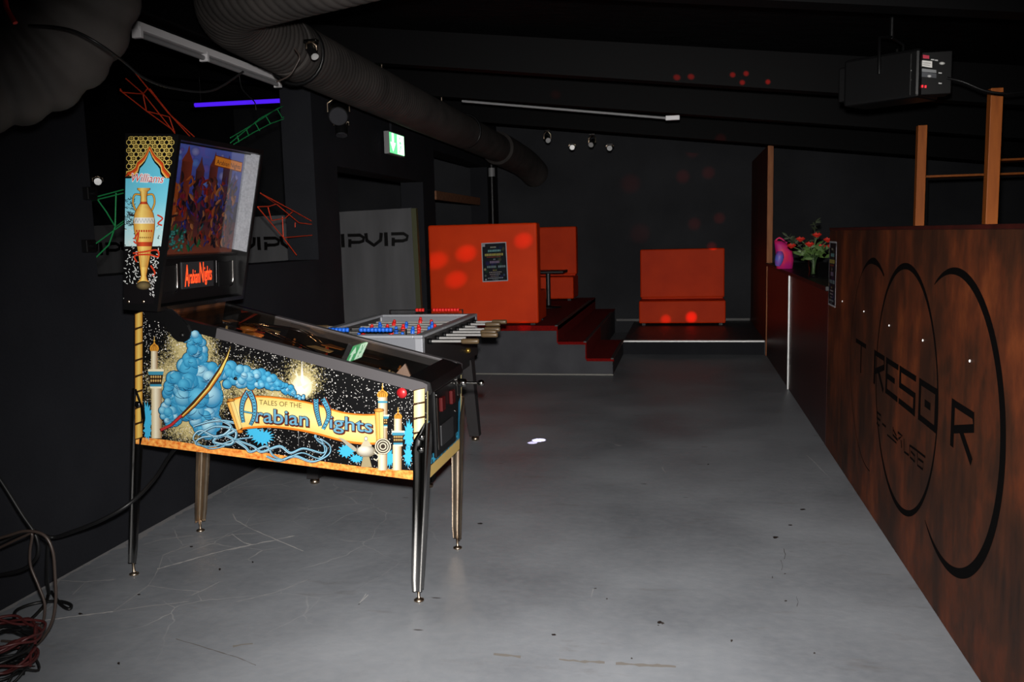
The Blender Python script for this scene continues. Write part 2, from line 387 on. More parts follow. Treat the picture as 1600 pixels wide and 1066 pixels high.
class Decal:
    """flat print: coloured shapes laid on a surface, each a hair above the last. fn(u,v) -> point on the surface"""
    def __init__(s, fn, normal, step=8e-6, start=4e-4):
        s.hold = False; s.fn = fn; s.n = Vector(normal).normalized(); s.k = start; s.step = step; s.mb = MB()
    def _put(s, pts, fs, col):
        if not s.hold: s.k += s.step
        vs = [s.fn(*p)+s.n*s.k for p in pts]; s.mb.add(vs, fs, 0, col)
    def poly(s, pts, col):
        tri = geometry.tessellate_polygon([[Vector((p[0], p[1], 0)) for p in pts]])
        s._put(pts, [list(t) for t in tri], col)
    def strip(s, A, B, col):
        """quads between two polylines; col single, or (colA, colB)"""
        n = len(A); c = [col[0]]*n+[col[1]]*n if not isinstance(col[0], (int, float)) else col
        s._put(list(A)+list(B), [[i, i+1, n+i+1, n+i] for i in range(n-1)], c)
    def stroke(s, pts, wd, col, smooth=0, taper=None, closed=False):
        P = [Vector((p[0], p[1], 0)) for p in pts]
        if smooth: P = catmull(P, smooth, closed)
        N = len(P); A = []; B = []
        for i, p in enumerate(P):
            if closed: t = P[(i+1) % N]-P[i-1]
            else: t = P[min(i+1, N-1)]-P[max(i-1, 0)]
            t.normalize(); nn = Vector((-t.y, t.x, 0)); ww = wd/2*(taper(i/(N-1)) if taper else 1)
            A.append((p+nn*ww).xy); B.append((p-nn*ww).xy)
        if closed: A.append(A[0]); B.append(B[0])
        s.strip(A, B, col)
    def disc(s, c, rx, ry, cin, cout=None, n=20, hx=0, hy=0, rot=0):
        cout = cout or cin; ca, sa = math.cos(rot), math.sin(rot)
        ring = []
        for k in range(n):
            q = 2*PI*k/n; a, b = rx*math.cos(q), ry*math.sin(q); ring.append((c[0]+a*ca-b*sa, c[1]+a*sa+b*ca))
        mid = [(c[0]+hx+.55*(p[0]-c[0]), c[1]+hy+.55*(p[1]-c[1])) for p in ring]
        cm = tuple((a*.6+b*.4) for a, b in zip(cin, cout))
        pts = [(c[0]+hx, c[1]+hy)]+mid+ring
        fs = [[0, 1+k, 1+(k+1) % n] for k in range(n)]+[[1+k, 1+n+k, 1+n+(k+1) % n, 1+(k+1) % n] for k in range(n)]
        s._put(pts, fs, [cin]+[cm]*n+[cout]*n)
    def text(s, st, p0, p1, h, col, offset=0, shear=0):
        vs, fs = text_mesh(st, offset, shear)
        v0, _ = (vs, fs) if offset == 0 else text_mesh(st, 0, shear)
        x0 = min(p[0] for p in v0); x1 = max(p[0] for p in v0); y1 = max(p[1] for p in v0)
        d = Vector(p1)-Vector(p0)
        out = [(p0[0]+d.x*(p[0]-x0)/(x1-x0), p0[1]+d.y*(p[0]-x0)/(x1-x0)-h*p[1]/y1) for p in vs]
        s._put(out, fs, col)
    def build(s, name, m='printed', parent=None, root=None):
        return s.mb.build(name, m, parent, root)

# ================================================================ the room
XL, XR, YB = -2.755, .945, 12.9          # left wall face, right board face, back wall
struct(MB().box(-7.2, -2.2, -.1, 6.2, 13.1, 0), 'floor', 'floor_paint', 'grey painted concrete floor with cracks and scuffs')
FLOOR = bpy.data.objects['floor']
def fpx(x, y): p = at(x, y, z=0); return Vector((p.x, p.y, 0))
fm = Decal(fpx, (0, 0, 1), 8e-6, 3e-4)
def fa4(x, y): return (x*400/1165, 700+y*366/1066)
def fb4(x, y): return (700+x*600/1373, 600+y*466/1066)
random.seed(77)
def rough_line(P, wd, col, jit=1.0):
    Q = []
    for (a, b) in zip(P[:-1], P[1:]):
        n = max(2, int(math.dist(a, b)/7))
        for k in range(n): t = k/n; Q.append((a[0]+(b[0]-a[0])*t+random.uniform(-jit, jit)*.5, a[1]+(b[1]-a[1])*t+random.uniform(-jit, jit)*.4))
    Q.append(P[-1]); ws = [random.uniform(.35, 1.2) for _ in Q]
    fm.stroke(Q, wd, col, 0, lambda t: ws[int(t*(len(ws)-1))])
PALE, PALE2 = rgb(150, 148, 147), rgb(128, 127, 128)
for P, wd, c in (([(715, 552), (900, 500), (1030, 465), (1165, 438), (1340, 400)], 1.7, PALE), ([(675, 628), (800, 645), (915, 655)], 1.2, PALE2), ([(515, 745), (590, 690), (675, 625), (700, 590), (722, 548), (742, 488)], 1.2, PALE2), ([(515, 745), (380, 762), (205, 785)], 1.5, PALE), ([(515, 745), (640, 725), (860, 700)], 1.1, PALE2),
                 ([(1058, 300), (1075, 330), (1135, 365), (1240, 410), (1380, 470)], 1.4, PALE), ([(885, 428), (960, 438), (1035, 447)], 1.0, PALE2), ([(1055, 392), (1110, 432), (1150, 442)], 1.4, PALE), ([(742, 488), (900, 430), (1060, 395), (1165, 388)], 1.1, PALE2), ([(650, 440), (740, 415), (880, 400)], 1.0, PALE2), ([(210, 600), (390, 610), (520, 600)], 1.0, PALE2), ([(385, 615), (330, 670)], .9, PALE2), ([(875, 670), (920, 650), (1000, 610)], 1.2, PALE2), ([(1080, 700), (1250, 660), (1400, 600)], 1.0, PALE2)):
    rough_line([fa4(*p) for p in P], wd, c)
rough_line([(575, 930), (560, 945), (572, 928)], 1.2, PALE); rough_line([fb4(*p) for p in ((1285, 255), (1330, 300), (1372, 345))], 1.2, rgb(130, 130, 132)); rough_line([fb4(*p) for p in ((765, 298), (778, 318))], 1.0, PALE); rough_line([fb4(*p) for p in ((520, 735), (512, 762))], .9, PALE); rough_line([fb4(*p) for p in ((595, 217), (618, 221))], 1.4, PALE2)
def blot(x, y, rx, ry, c):
    P = [(x+rx*random.uniform(.6, 1.15)*math.cos(2*PI*k/11), y+ry*random.uniform(.6, 1.15)*math.sin(2*PI*k/11)) for k in range(11)]; fm.poly(P, c)
DARK = rgb(34, 27, 25)
for p, rx, ry in (((870, 450), 3, 1.6), ((632, 668), 3, 1.4), ((1000, 553), 2.4, 2), ((365, 756), 4.5, 1.6), ((1150, 520), 2, 1.4), ((540, 982), 2.5, 2), ((150, 995), 4, 2)): blot(*fa4(*p), rx, ry, DARK)
for p, rx, ry in (((757, 853), 4.5, 2.2), ((768, 856), 3, 1.8), ((752, 863), 1.5, 1), ((1268, 449), 4.5, 1.4), ((1170, 549), 5, 2), ((1224, 505), 4, 1), ((115, 500), 4.5, 1.4), ((378, 897), 4, 1.8), ((1208, 776), 2.4, 1.5), ((1014, 918), 2.4, 2.2), ((657, 982), 1.6, 1.4), ((1310, 963), 2, 1.6), ((527, 732), 2.4, .9), ((930, 288), 2, 1), ((568, 769), 1.6, 1.2), ((1205, 679), 1.8, .8), ((1160, 692), .8, 2)): blot(*fb4(*p), rx, ry, DARK if rx > 3 else rgb(52, 47, 45))
SC = rgb(100, 96, 92)
for P in ([(165, 968), (210, 972), (260, 977)], [(395, 985), (470, 992), (560, 997)], [(600, 1000), (700, 1006), (815, 1012)]): rough_line([fb4(*p) for p in P], 4.2, SC, 2)
rough_line([fa4(1060, 905), fa4(1100, 895), fa4(1150, 892)], 3, SC, 2); rough_line([fa4(*p) for p in ((800, 870), (950, 915), (1080, 955), (1165, 990))], 1.2, rgb(84, 80, 78))
for p in ((1200, 590), (1245, 760), (1190, 630)): q = fb4(*p); rough_line([q, (q[0]+3, q[1]+9), (q[0]+1, q[1]+16)], .9, rgb(60, 56, 55))
# ragged pale paint edge at the foot of the left wall
y = 2.5; A_, B2 = [], []
while y < 5.4: A_.append((XL+.001, y)); B2.append((XL+.012+.03*random.random()*(1.6 if 3.6 < y < 4.6 else .7), y)); y += random.uniform(.02, .05)
fm2 = fm.fn; fm.fn = lambda x, y: Vector((x, y, 0)); fm.strip(A_, B2, rgb(122, 121, 122)); fm.fn = fm2
fm.build('floor_marks', 'printed_matt', FLOOR)
WL = [(-2.0, 3.68, 0, 3.45), (3.68, 6.25, 0, 1.33), (3.68, 6.25, 2.64, 3.45), (6.25, 6.70, 0, 3.45), (6.70, 9.05, 2.07, 3.45),
      (9.05, 9.5, 0, 3.45), (9.5, 12.2, 2.45, 3.45), (9.5, 12.2, 0, .5), (12.2, YB, 0, 3.45)]
mb = MB()
for y0, y1, z0, z1 in WL: mb.box(XL-.25, y0, z0, XL, y1, z1)
struct(mb, 'wall_left', 'wall_paint', 'near-black painted wall with a wide opening and doorways')
struct(MB().box(-7.2, YB, 0, 6.2, YB+.2, 3.8), 'wall_back', 'back_paint', 'dark grey back wall')
struct(MB().box(6.0, -2, 0, 6.2, YB, 2.6), 'wall_right', 'wall_paint', 'dark wall behind the bar')
struct(MB().box(-7.2, -2, 0, -7.0, YB, 3.8), 'wall_far_left', 'wall_paint', 'dark wall of the side room')
struct(MB().box(-7.2, -2.2, 0, 6.2, -2, 3.8), 'wall_front', 'wall_paint', 'dark wall behind the viewer')
# pitched roof, falling to the right, with cross beams
SL = -.122
def zc(x): return 2.76 + SL*x
mb = MB(); mb.prism([(-7.2, zc(-7.2)), (6.2, zc(6.2)), (6.2, zc(6.2)+.15), (-7.2, zc(-7.2)+.15)], -2.2, 13.1, 'Y')
ceil = struct(mb, 'ceiling', 'ceiling_black', 'black sloping ceiling with rough insulation')
for yb_ in (2.1, 4.05, 6.35, 8.0, 10.0):
    m_ = MB().prism([(-7.1, zc(-7.1)-.25), (5.9, zc(5.9)-.25), (5.9, zc(5.9)+.02), (-7.1, zc(-7.1)+.02)], yb_, yb_+.13, 'Y')
    m_.build('beam', 'beam_black', ceil)
# longitudinal black beam over the opening
struct(MB().box(XL+.002, 2.6, 2.63, XL+.12, 6.2, 2.8, .005), 'trim_1', 'beam_black', 'black beam above the wide opening')
# raised platform with red carpeted steps, and the low stage
plat = struct(MB().box(XL+.003, 8.96, 0, -1.32, YB, .513), 'platform', 'platform_paint', 'raised grey platform with red carpet')
MB().box(-1.32, 8.96, 0, -1.02, YB, .342).build('step', 'platform_paint', plat)
MB().box(-1.02, 8.96, 0, -.735, 10.54, .166).build('step', 'platform_paint', plat)
MB().box(XL+.01, 8.948, .47, -1.308, YB-.01, .525, .004).build('carpet', 'red_carpet', plat)
def carpet(x0, x1, z, zr, y1):
    m = MB(); m.box(x0, 8.95, z-.012, x1, y1, z, .003); m.box(x0, 8.95, z, x0+.012, y1, zr)
    m.box(x0+.012, 8.948, z-.03, x1+.006, 8.962, z-.002)
    return m
carpet(-1.32, -1.012, .354, .515, YB-.01).build('carpet', 'red_carpet', plat)
carpet(-1.02, -.727, .178, .345, 10.54).build('carpet', 'red_carpet', plat)
for x, z in ((-1.315, .527), (-1.015, .356), (-.733, .18)):
    MB().box(x-.022, 8.946, z-.012, x+.010, (YB-.6 if z > .2 else 10.54), z+.004, .003).build('step_nosing', 'dark_strip', plat)
struct(MB().box(XL+.01, 8.944, 0, -.73, 8.958, .014), 'trim_2', 'dim_strip', 'pale strip along the foot of the platform')
stage = struct(MB().box(-.73, 10.54, 0, 5.9, YB, .166), 'stage', 'stage_floor', 'low dark stage before the back wall')
MB().box(-.735, 10.522, .150, .93, 10.60, .172, .003).build('stage_nosing', 'nosing', stage)
MB().box(-.735, 10.528, 0, .93, 10.54, .150).build('riser', 'wall_paint', stage)
struct(MB().box(-1.0, YB-.014, .166, .93, YB-.002, .205, .003), 'baseboard_back', 'dark_strip', 'thin pale skirting strip')

# ================================================================ orange upholstered benches
def bench(label, loc, rot):
    t = thing('bench', label, 'bench', (0, 0, 0), 'orange upholstered benches')
    W = 1.19
    # local: back plane at y=0 (rear), seat front at y=-.63; centred in x
    MB().box(-W/2, -.60, .03, W/2, -.02, .345, .018, seg=3).build('seat', 'orange_vinyl', t)
    MB().box(-W/2, -.20, .36, W/2, 0, 1.06, .02, seg=3).build('backrest', 'orange_vinyl', t)
    MB().box(-W/2+.02, -.19, .03, W/2-.02, -.006, .4, .01).build('back_board', 'orange_vinyl', t)
    for sx in (-1, 1):
        for y in (-.55, -.08): MB().box(sx*.53-.025, y-.025, 0, sx*.53+.025, y+.025, .035).build('foot', 'black_plastic', t)
    t.location = loc; t.rotation_euler.z = rot
    return t
bench('orange bench standing alone on the low stage against the back wall', (-.035, YB-.03, .167), 0)
bench('orange bench on the platform at the back wall, partly hidden behind the postered one', (-2.15, YB-.03, .526), 0)
# the near one is seen from behind: a full block
b0 = thing('bench', 'nearest orange bench seen from behind, with a poster taped to it', 'bench', (-2.107, 9.0, .526), 'orange upholstered benches')
MB().box(-2.70, 8.985, .545, -1.515, 9.19, 1.605, .022, seg=3).build('backrest', 'orange_vinyl', b0)
MB().box(-2.69, 9.19, .555, -1.53, 9.62, .875, .018, seg=3).build('seat', 'orange_vinyl', b0)
for x in (-2.63, -1.58):
    for y in (9.03, 9.55): MB().box(x-.025, y-.025, .526, x+.025, y+.025, .557).build('foot', 'black_plastic', b0)
# small black table
tb = thing('side_table', 'small black table between the orange benches', 'table', (-1.75, 11.2, .526))
MB().box(-1.98, 10.98, .98, -1.52, 11.42, 1.01, .006).build('table_top', 'black_plastic', tb)
MB().tube([(-1.75, 11.2, .54), (-1.75, 11.2, .98)], .03, 10).build('leg', 'dark_grey', tb)
MB().lathe([(.0, 0), (.17, 0), (.17, .012), (.04, .03), (.0, .03)], (-1.75, 11.2, .526), 20).build('base', 'black_plastic', tb)

# posters
def poster(label, fn, normal, u, v, thick, seed, words=True):
    random.seed(seed)
    pm = Decal(fn, normal, 3e-5, 5e-4)
    pm.poly([(0, 0), (1, 0), (1, 1), (0, 1)], rgb(190, 190, 195))
    pm.poly([(.035, .025), (.965, .025), (.965, .975), (.035, .975)], rgb(24, 26, 34))
    for k in range(26):
        c = random.choice([(40, 34, 90), (22, 70, 60), (60, 36, 52), (20, 40, 80), (30, 60, 40), (80, 80, 60)])
        x, y = random.uniform(.15, .85), random.uniform(.1, .9)
        r_ = random.uniform(.05, .11)
        pm.disc((x, y), r_, r_*.7, rgb(*c), rgb(24, 26, 34), 14)
    pm.poly([(.04, .03), (.15, .03), (.15, .1), (.04, .1)], rgb(170, 170, 180))
    rows = [(.12, .36, .58, .03, (170, 170, 150)), (.21, .26, .76, .05, (120, 170, 175)), (.31, .13, .85, .06, (190, 175, 90)), (.37, .2, .75, .022, (150, 60, 40)),
            (.43, .46, .54, .03, (140, 150, 150)), (.50, .32, .70, .06, (140, 120, 150)), (.62, .2, .56, .055, (120, 140, 145)), (.62, .64, .92, .055, (130, 150, 155)),
            (.71, .42, .58, .025, (150, 140, 80)), (.76, .28, .76, .022, (160, 150, 150)), (.81, .3, .7, .022, (160, 150, 150)), (.86, .34, .66, .02, (140, 130, 130)), (.91, .22, .82, .028, (140, 145, 150)), (.95, .4, .62, .025, (110, 115, 120))]
    for (y, x0, x1, h, c) in rows:
        x = x0
        while x < x1:
            wd = random.uniform(.03, .06); pm.poly([(x, y-h/2), (min(x+wd, x1), y-h/2), (min(x+wd, x1), y+h/2), (x, y+h/2)], rgb(*c)); x += wd+.018
    for (x, y, r_, c) in ((.12, .68, .06, (170, 165, 120)), (.13, .84, .05, (110, 120, 110)), (.14, .94, .04, (190, 200, 210)), (.86, .84, .05, (60, 80, 120))): pm.disc((x, y), r_, r_*.7, rgb(*c), rgb(40, 44, 50), 14)
    q = [fn(0, 0), fn(1, 0), fn(1, 1), fn(0, 1)]; nn = Vector(normal)
    loc = fn(.5, 1)
    t = thing('poster', label, 'poster', loc)
    MB().add([p for p in q]+[p+nn*4e-4 for p in q], [[0, 1, 2, 3], [4, 5, 6, 7], [0, 1, 5, 4], [1, 2, 6, 5], [2, 3, 7, 6], [3, 0, 4, 7]]).build('sheet', 'white_plastic', t)
    pm.build('print', 'printed_poster', t)
A, B_, C_, D_ = [at(*p, y=8.982) for p in ((752, 380), (791, 378), (794, 439), (754, 441))]
poster('dark event poster with a pale border on the back of the orange bench', lambda u, v: (A*(1-u)+B_*u)*(1-v)+(D_*(1-u)+C_*u)*v, (0, -1, 0), 0, 0, 0, 3)
poster('narrow-looking dark poster at the far end of the stained board', lambda u, v: Vector((XR-.003, 6.055-.27*u, 1.39-.42*v)), (-1, 0, 0), 0, 0, 0, 5)

# ================================================================ stained board with the logo, bar and end panel
pt = thing('partition', 'tall brown stained board along the right with a black ring logo', 'partition', (XR+.03, 4.0, 0))
# sheets of board side by side
for y0, y1 in ((1.2, 2.55), (2.55, 6.07)):
    MB().box(XR, y0+.0005, 0, XR+.04, y1-.0005, 1.462, .002).build('board', 'stained_board', pt)
MB().box(XR-.004, 1.2, 1.462, XR+.10, 6.075, 1.478, .002).build('top_cap', 'wood_bar', pt)
lg = Decal(lambda y, z: Vector((XR, y, z)), (-1, 0, 0), 4e-5, 5e-4)
INK = rgb(5, 4, 4)
def ring(cy, cz, r, wfun, a0, a1, n=90):
    A, B = [], []
    for k in range(n+1):
        t = k/n; q = math.radians(a0+(a1-a0)*t); w_ = wfun(t)/2
        A.append((cy+(r+w_)*math.cos(q), cz+(r+w_)*math.sin(q))); B.append((cy+(r-w_)*math.cos(q), cz+(r-w_)*math.sin(q)))
    lg.strip(A, B, INK)
hump = lambda a, b: (lambda t: a+b*math.sin(PI*t)**.8)
ring(4.02, .765, .54, lambda t: .016+.012*(math.sin(2*PI*t*1.0)**2), 0, 360, 120)
# in this view y grows away from the viewer, so angle 0 is the far side
ring(4.70, .76, .545, lambda t: .006+.03*max(0, 1-abs(t-.12)/.16), 118, -95)          # far crescent
ring(3.33, .775, .54, lambda t: .004+.045*math.sin(PI*t)**.7, 62, 300)                # near crescent
def letter(y0, y1, z0, z1, strokes, wd=.032):
    for st in strokes:
        w_ = wd; P = st
        if isinstance(st[-1], (int, float)): w_ = st[-1]; P = st[:-1]
        lg.stroke([(y0+(y1-y0)*u, z0+(z1-z0)*v) for u, v in P], w_, INK)
zt, zb = .860, .686
letter(5.10, 4.82, zb, zt, [[(0, .93), (1, .93), .024], [(.55, .95), (.55, 0), .026]])
def R_(y0, y1, w1=.03):
    letter(y0, y1, zb, zt, [[(.05, 0), (.05, 1), .04], [(0, .92), (.92, .92), .026], [(.92, .98), (.98, .68), (.1, .38), .03], [(.42, .48), (.95, 0), w1]])
R_(4.61, 4.38)
letter(4.35, 4.105, zb, zt, [[(.07, 0), (.07, 1), .036], [(0, .92), (1, .92), .026], [(0, .5), (.75, .5), .026], [(0, .08), (1, .08), .026]])
letter(4.085, 3.80, zb, zt, [[(0, .92), (1, .92), .026], [(.06, 1), (.06, .46), .036], [(0, .5), (1, .5), .026], [(.94, .54), (.94, 0), .036], [(0, .08), (1, .08), .026]])
letter(3.75, 3.485, zb, zt, [[(.06, 0), (.06, 1), .034], [(.94, 0), (.94, 1), .034], [(0, .92), (1, .92), .026], [(0, .08), (1, .08), .026], [(.34, .5), (.66, .5), .03]])
R_(3.30, 3.055, .034)
# the smaller second line, as far as it can be read
def px2(x, y):
    p = at(1360+x*100/969, 630+y*110/1066, x=XR); return (p.y, p.z)
for P, w_ in (([(100, 130), (165, 190)], .011), ([(100, 215), (155, 265)], .011), ([(100, 300), (140, 345)], .011), ([(185, 310), (240, 360)], .011),
              ([(260, 480), (400, 605)], .009), ([(350, 360), (345, 480), (420, 560)], .012), ([(350, 400), (400, 500)], .01), ([(420, 440), (490, 500), (430, 545)], .012), ([(470, 560), (478, 680)], .014),
              ([(515, 540), (520, 740), (590, 790)], .011), ([(600, 640), (610, 820), (680, 890), (680, 800), (620, 730)], .010), ([(600, 640), (700, 710)], .010),
              ([(720, 750), (720, 940), (800, 1005), (810, 900), (730, 840)], .010), ([(700, 710), (840, 820)], .010)):
    lg.stroke([px2(*p) for p in P], w_, INK)
lg.build('logo', 'printed_matt', pt)
for y, z in ((5.55, 1.03), (4.9, 1.028), (4.31, 1.015), (3.72, 1.018), (3.13, 1.021)):
    MB().sphere((XR-.001, y, z), .0055, 8, 0, (.6, 1, 1)).build('screw', 'screw_white', pt)

bar = thing('bar_counter', 'low dark reddish wooden bar counter beyond the stained board', 'bar counter', (1.2, 8.3, 0))
for y0, y1 in ((6.08, 8.24), (8.27, 10.44)):
    MB().box(XR, y0, 0, XR+.03, y1, 1.055, .002).build('front_panel', 'wood_bar', bar)
MB().box(XR-.012, 8.238, 0, XR+.01, 8.272, 1.055).build('joint_strip', 'nosing', bar)
MB().box(XR-.02, 6.08, 1.056, XR+.62, 10.44, 1.09, .004).build('counter_top', 'black_plastic', bar)
MB().box(XR+.58, 6.1, 0, XR+.61, 10.42, 1.055).build('back_panel', 'wood_bar', bar)
ep = thing('end_panel', 'tall upright wooden panel closing the far end of the bar', 'panel', (XR+.03, 11.6, 0))
MB().box(XR-.008, 10.47, 0, XR+.052, YB-.02, 2.43, .003).build('board', 'wood_face', ep)
MB().box(XR-.010, 10.45, 0, XR+.054, 10.47, 2.43, .002).build('edge_strip', 'wood_end', ep)

# wooden posts and shelf behind the bar
for (px, Y, lb) in ((1437, 6.9, 'farther of two bare wooden posts standing behind the stained board'), (1548.5, 5.2, 'nearer of two bare wooden posts standing behind the stained board')):
    p = at(px, 300, y=Y); top = 2.2
    t = thing('wooden_post', lb, 'post', (p.x, Y, 0), 'wooden posts behind the bar')
    MB().box(p.x-.031, Y-.031, .02, p.x+.031, Y+.031, top, .003).build('post', 'wood_post', t)
    MB().box(p.x-.06, Y-.06, 0, p.x+.06, Y+.06, .02, .002).build('base_plate', 'black_metal', t)
sh = thing('wall_shelf', 'dark open shelf with thin wooden boards behind the posts', 'shelf', (3.0, 8.2, 0))
sA, sB = at(1444, 276, y=8.1), at(1556, 250, y=8.1)
for z, x0 in ((sA.z, sA.x), (sB.z, sB.x), (1.2, sA.x)):
    MB().box(x0, 8.1, z-.009, 4.4, 8.36, z+.009, .002).build('board', 'wood_post', sh)
for x in (sA.x+.02, 4.38): MB().box(x-.02, 8.12, 0, x+.02, 8.36, sA.z-.01).build('upright', 'beam_black', sh)
MB().box(sB.x, 8.12, sA.z+.01, sB.x+.04, 8.36, sB.z-.01).build('upright', 'beam_black', sh)

# flowers in a glass vase and the pink bag on the bar
ZB = 1.091
vp = at(1271, 434, z=ZB); vx, vy = vp.x, vp.y
vs_ = thing('vase', 'small clear glass vase holding the roses on the bar', 'vase', (vx, vy, ZB))
MB().lathe([(.0, 0), (.035, 0), (.04, .01), (.032, .06), (.045, .15), (.056, .18), (.053, .18), (.041, .15), (.028, .06), (.03, .02), (0, .02)], (vx, vy, ZB), 20).build('glass_body', 'clear_glass', vs_)
bq = thing('bouquet', 'bunch of red roses with green leaves standing in the glass vase', 'flowers', (vx, vy, ZB+.02))
random.seed(21)
def leaf_mesh(mb, base, tip, wd, up=Vector((0, 0, 1))):
    b, t = Vector(base), Vector(tip); d = t-b; s = d.cross(Vector((random.uniform(-1, 1), random.uniform(-1, 1), .3))).normalized()*wd
    sag = Vector((0, 0, -.12*d.length))
    pts = [b, b+d*.3+s*.8, b+d*.6+s*.9+sag*.3, t+sag, b+d*.6-s*.9+sag*.3, b+d*.3-s*.8, b+d*.35+up*.004, b+d*.65+up*.004+sag*.3]
    mb.add(pts, [[0, 1, 6], [1, 2, 7, 6], [2, 3, 7], [0, 6, 5], [5, 6, 7, 4], [4, 7, 3]], 0)
ends = []
for k, (dx, dy, dz) in enumerate(((.02, 0, .33), (-.10, .02, .30), (.10, -.02, .29), (-.17, 0, .25), (.06, .05, .24), (-.04, -.05, .26), (.135, .03, .24), (-.13, -.06, .23))):
    p0 = Vector((vx+random.uniform(-.015, .015), vy+random.uniform(-.015, .015), ZB+.03)); p2 = Vector((vx+dx, vy+dy, ZB+dz)); p1 = p0.lerp(p2, .5)+Vector((-dx*.3, 0, .03))
    MB().tube(catmull([p0, p1, p2], 5), .0035, 6).build('stem', 'leaf', bq)
    m = MB()
    for j in range(5):
        q = p0.lerp(p2, random.uniform(.45, .9)); a = random.uniform(0, 2*PI)
        leaf_mesh(m, q, q+Vector((math.cos(a)*.075, math.sin(a)*.075, random.uniform(.01, .07))), .018)
    m.build('leaves', 'leaf', bq)
    ends.append(p2)
for p in ends[:7]:
    m = MB()
    for lay, (r_, n_, h) in enumerate(((.010, 3, .026), (.02, 5, .024), (.028, 6, .018))):
        for j in range(n_):
            a = 2*PI*j/n_+lay*.5; c, s_ = math.cos(a), math.sin(a); tx, ty = -s_, c
            ww = r_*.9
            pts = [p+Vector((c*r_*.3, s_*r_*.3, -.018)), p+Vector((c*r_+tx*ww, s_*r_+ty*ww, h*.3)), p+Vector((c*r_*1.2, s_*r_*1.2, h)), p+Vector((c*r_-tx*ww, s_*r_-ty*ww, h*.3)), p+Vector((c*r_*1.15, s_*r_*1.15, h*.3))]
            m.add(pts, [[0, 1, 4], [0, 4, 3], [1, 2, 4], [4, 2, 3]])
    m.build('rose', 'rose', bq)
for (dx, dz, n_) in ((.01, .44, 26), (-.2, .33, 22)):       # dark filler greenery
    m = MB(); tip = Vector((vx+dx, vy+.03, ZB+dz)); p0 = Vector((vx, vy+.02, ZB+.1))
    m.tube(catmull([p0, p0.lerp(tip, .5)+Vector((0, 0, .03)), tip], 5), .003, 5)
    for j in range(n_):
        q = p0.lerp(tip, random.uniform(.55, 1.0)); a = random.uniform(0, 2*PI); leaf_mesh(m, q, q+Vector((math.cos(a)*.045, math.sin(a)*.045, random.uniform(0, .05))), .011)
    m.build('filler_sprig', 'leaf_dark', bq)
bgp = at(1224, 420, z=ZB); bx_, by_ = bgp.x+.01, bgp.y
bg = thing('gift_bag', 'small pink and blue fabric bag standing at the front edge of the bar', 'bag', (bx_, by_, ZB))
prof = [(-.075, 0), (.075, 0), (.085, .08), (.07, .17), (.03, .235), (-.03, .27), (-.10, .275), (-.09, .19), (-.08, .1)]
def loft(prof, d, n=5, bulge=.03):
    m = MB(); N = len(prof); vs, fs = [], []
    cx = sum(p[0] for p in prof)/N; cz = sum(p[1] for p in prof)/N
    for k in range(n):
        t = k/(n-1)*2-1; s = 1-.35*abs(t)**3
        for p in prof: vs.append((bx_+cx+(p[0]-cx)*s, by_+t*d, ZB+.001+max(0, cz+(p[1]-cz)*(s if p[1] > .02 else 1)-(0 if p[1] > .02 else cz+(p[1]-cz)))))
    for k in range(n-1):
        for i in range(N): fs.append([k*N+i, k*N+(i+1) % N, (k+1)*N+(i+1) % N, (k+1)*N+i])
    fs += [list(range(N)), list(range((n-1)*N, n*N))]
    return m.add(vs, fs, 0, smooth=True)
loft(prof, .055).build('bag_body', 'pink_cloth', bg)
m = MB(); m.tube(catmull([(bx_-.07, by_-.058, ZB+.03), (bx_-.055, by_-.062, ZB+.11), (bx_-.05, by_-.058, ZB+.17)], 6), lambda t: .022+.02*math.sin(PI*t), 10); m.build('blue_patch', 'blue_cloth', bg)
MB().tube(catmull([(bx_-.09, by_, ZB+.27), (bx_-.05, by_-.01, ZB+.30), (bx_+.02, by_, ZB+.25)], 6), .008, 8).build('handle', 'pink_cloth', bg)

# ================================================================ board lettered VIP in the side room
YV = 8.3
p0 = at(642, 325, y=YV); p1 = at(651, 490, y=YV)
vb = thing('vip_board', 'tall grey board lettered VIP in repeating black letters beyond the doorway', 'board', (-4.4, YV, 0))
zr = p0.z
xr_top, xr_bot = p0.x, p1.x+(p1.x-p0.x)*.55
MB().prism([(-6.85, 0), (xr_bot, 0), (xr_top, zr), (-6.85, zr-.1)], YV, YV+.05, 'Y').build('board', 'vip_board', vb)
MB().prism([(xr_bot, 0), (xr_bot+.05, 0), (xr_top+.05, zr-.004), (xr_top, zr-.004)], YV+.002, YV+.06, 'Y').build('edge_trim', 'board_edge', vb)
def c1(x, y): return at(360+x*320/898, 120+y*380/1066, y=YV)
vd = Decal(lambda x, z: Vector((x, YV, z)), (0, -1, 0), 4e-5, 6e-4)
g0, g1 = c1(590, 685), c1(780, 745); pitch = (c1(782, 700).x-c1(590, 700).x); zT, zB_ = c1(650, 686).z, c1(650, 742).z
for k in range(-8, 1):
    ox = g0.x+k*pitch; s = pitch/192.0
    zz = lambda v: zB_+(zT-zB_)*v + .004*k
    def st(P, w_): vd.stroke([(ox+x*s, zz(v)) for x, v in P], w_, INK)
    st([(4, 1.03), (7, .45), (38, .06), (68, .45), (72, 1.03)], .036)
    st([(92, 1.05), (92, -.02)], .038)
    st([(115, .92), (170, .92), (186, .72), (182, .45), (165, .36), (120, .36)], .032)
    st([(124, .62), (122, -.03)], .034)
vd.build('lettering', 'printed', vb)
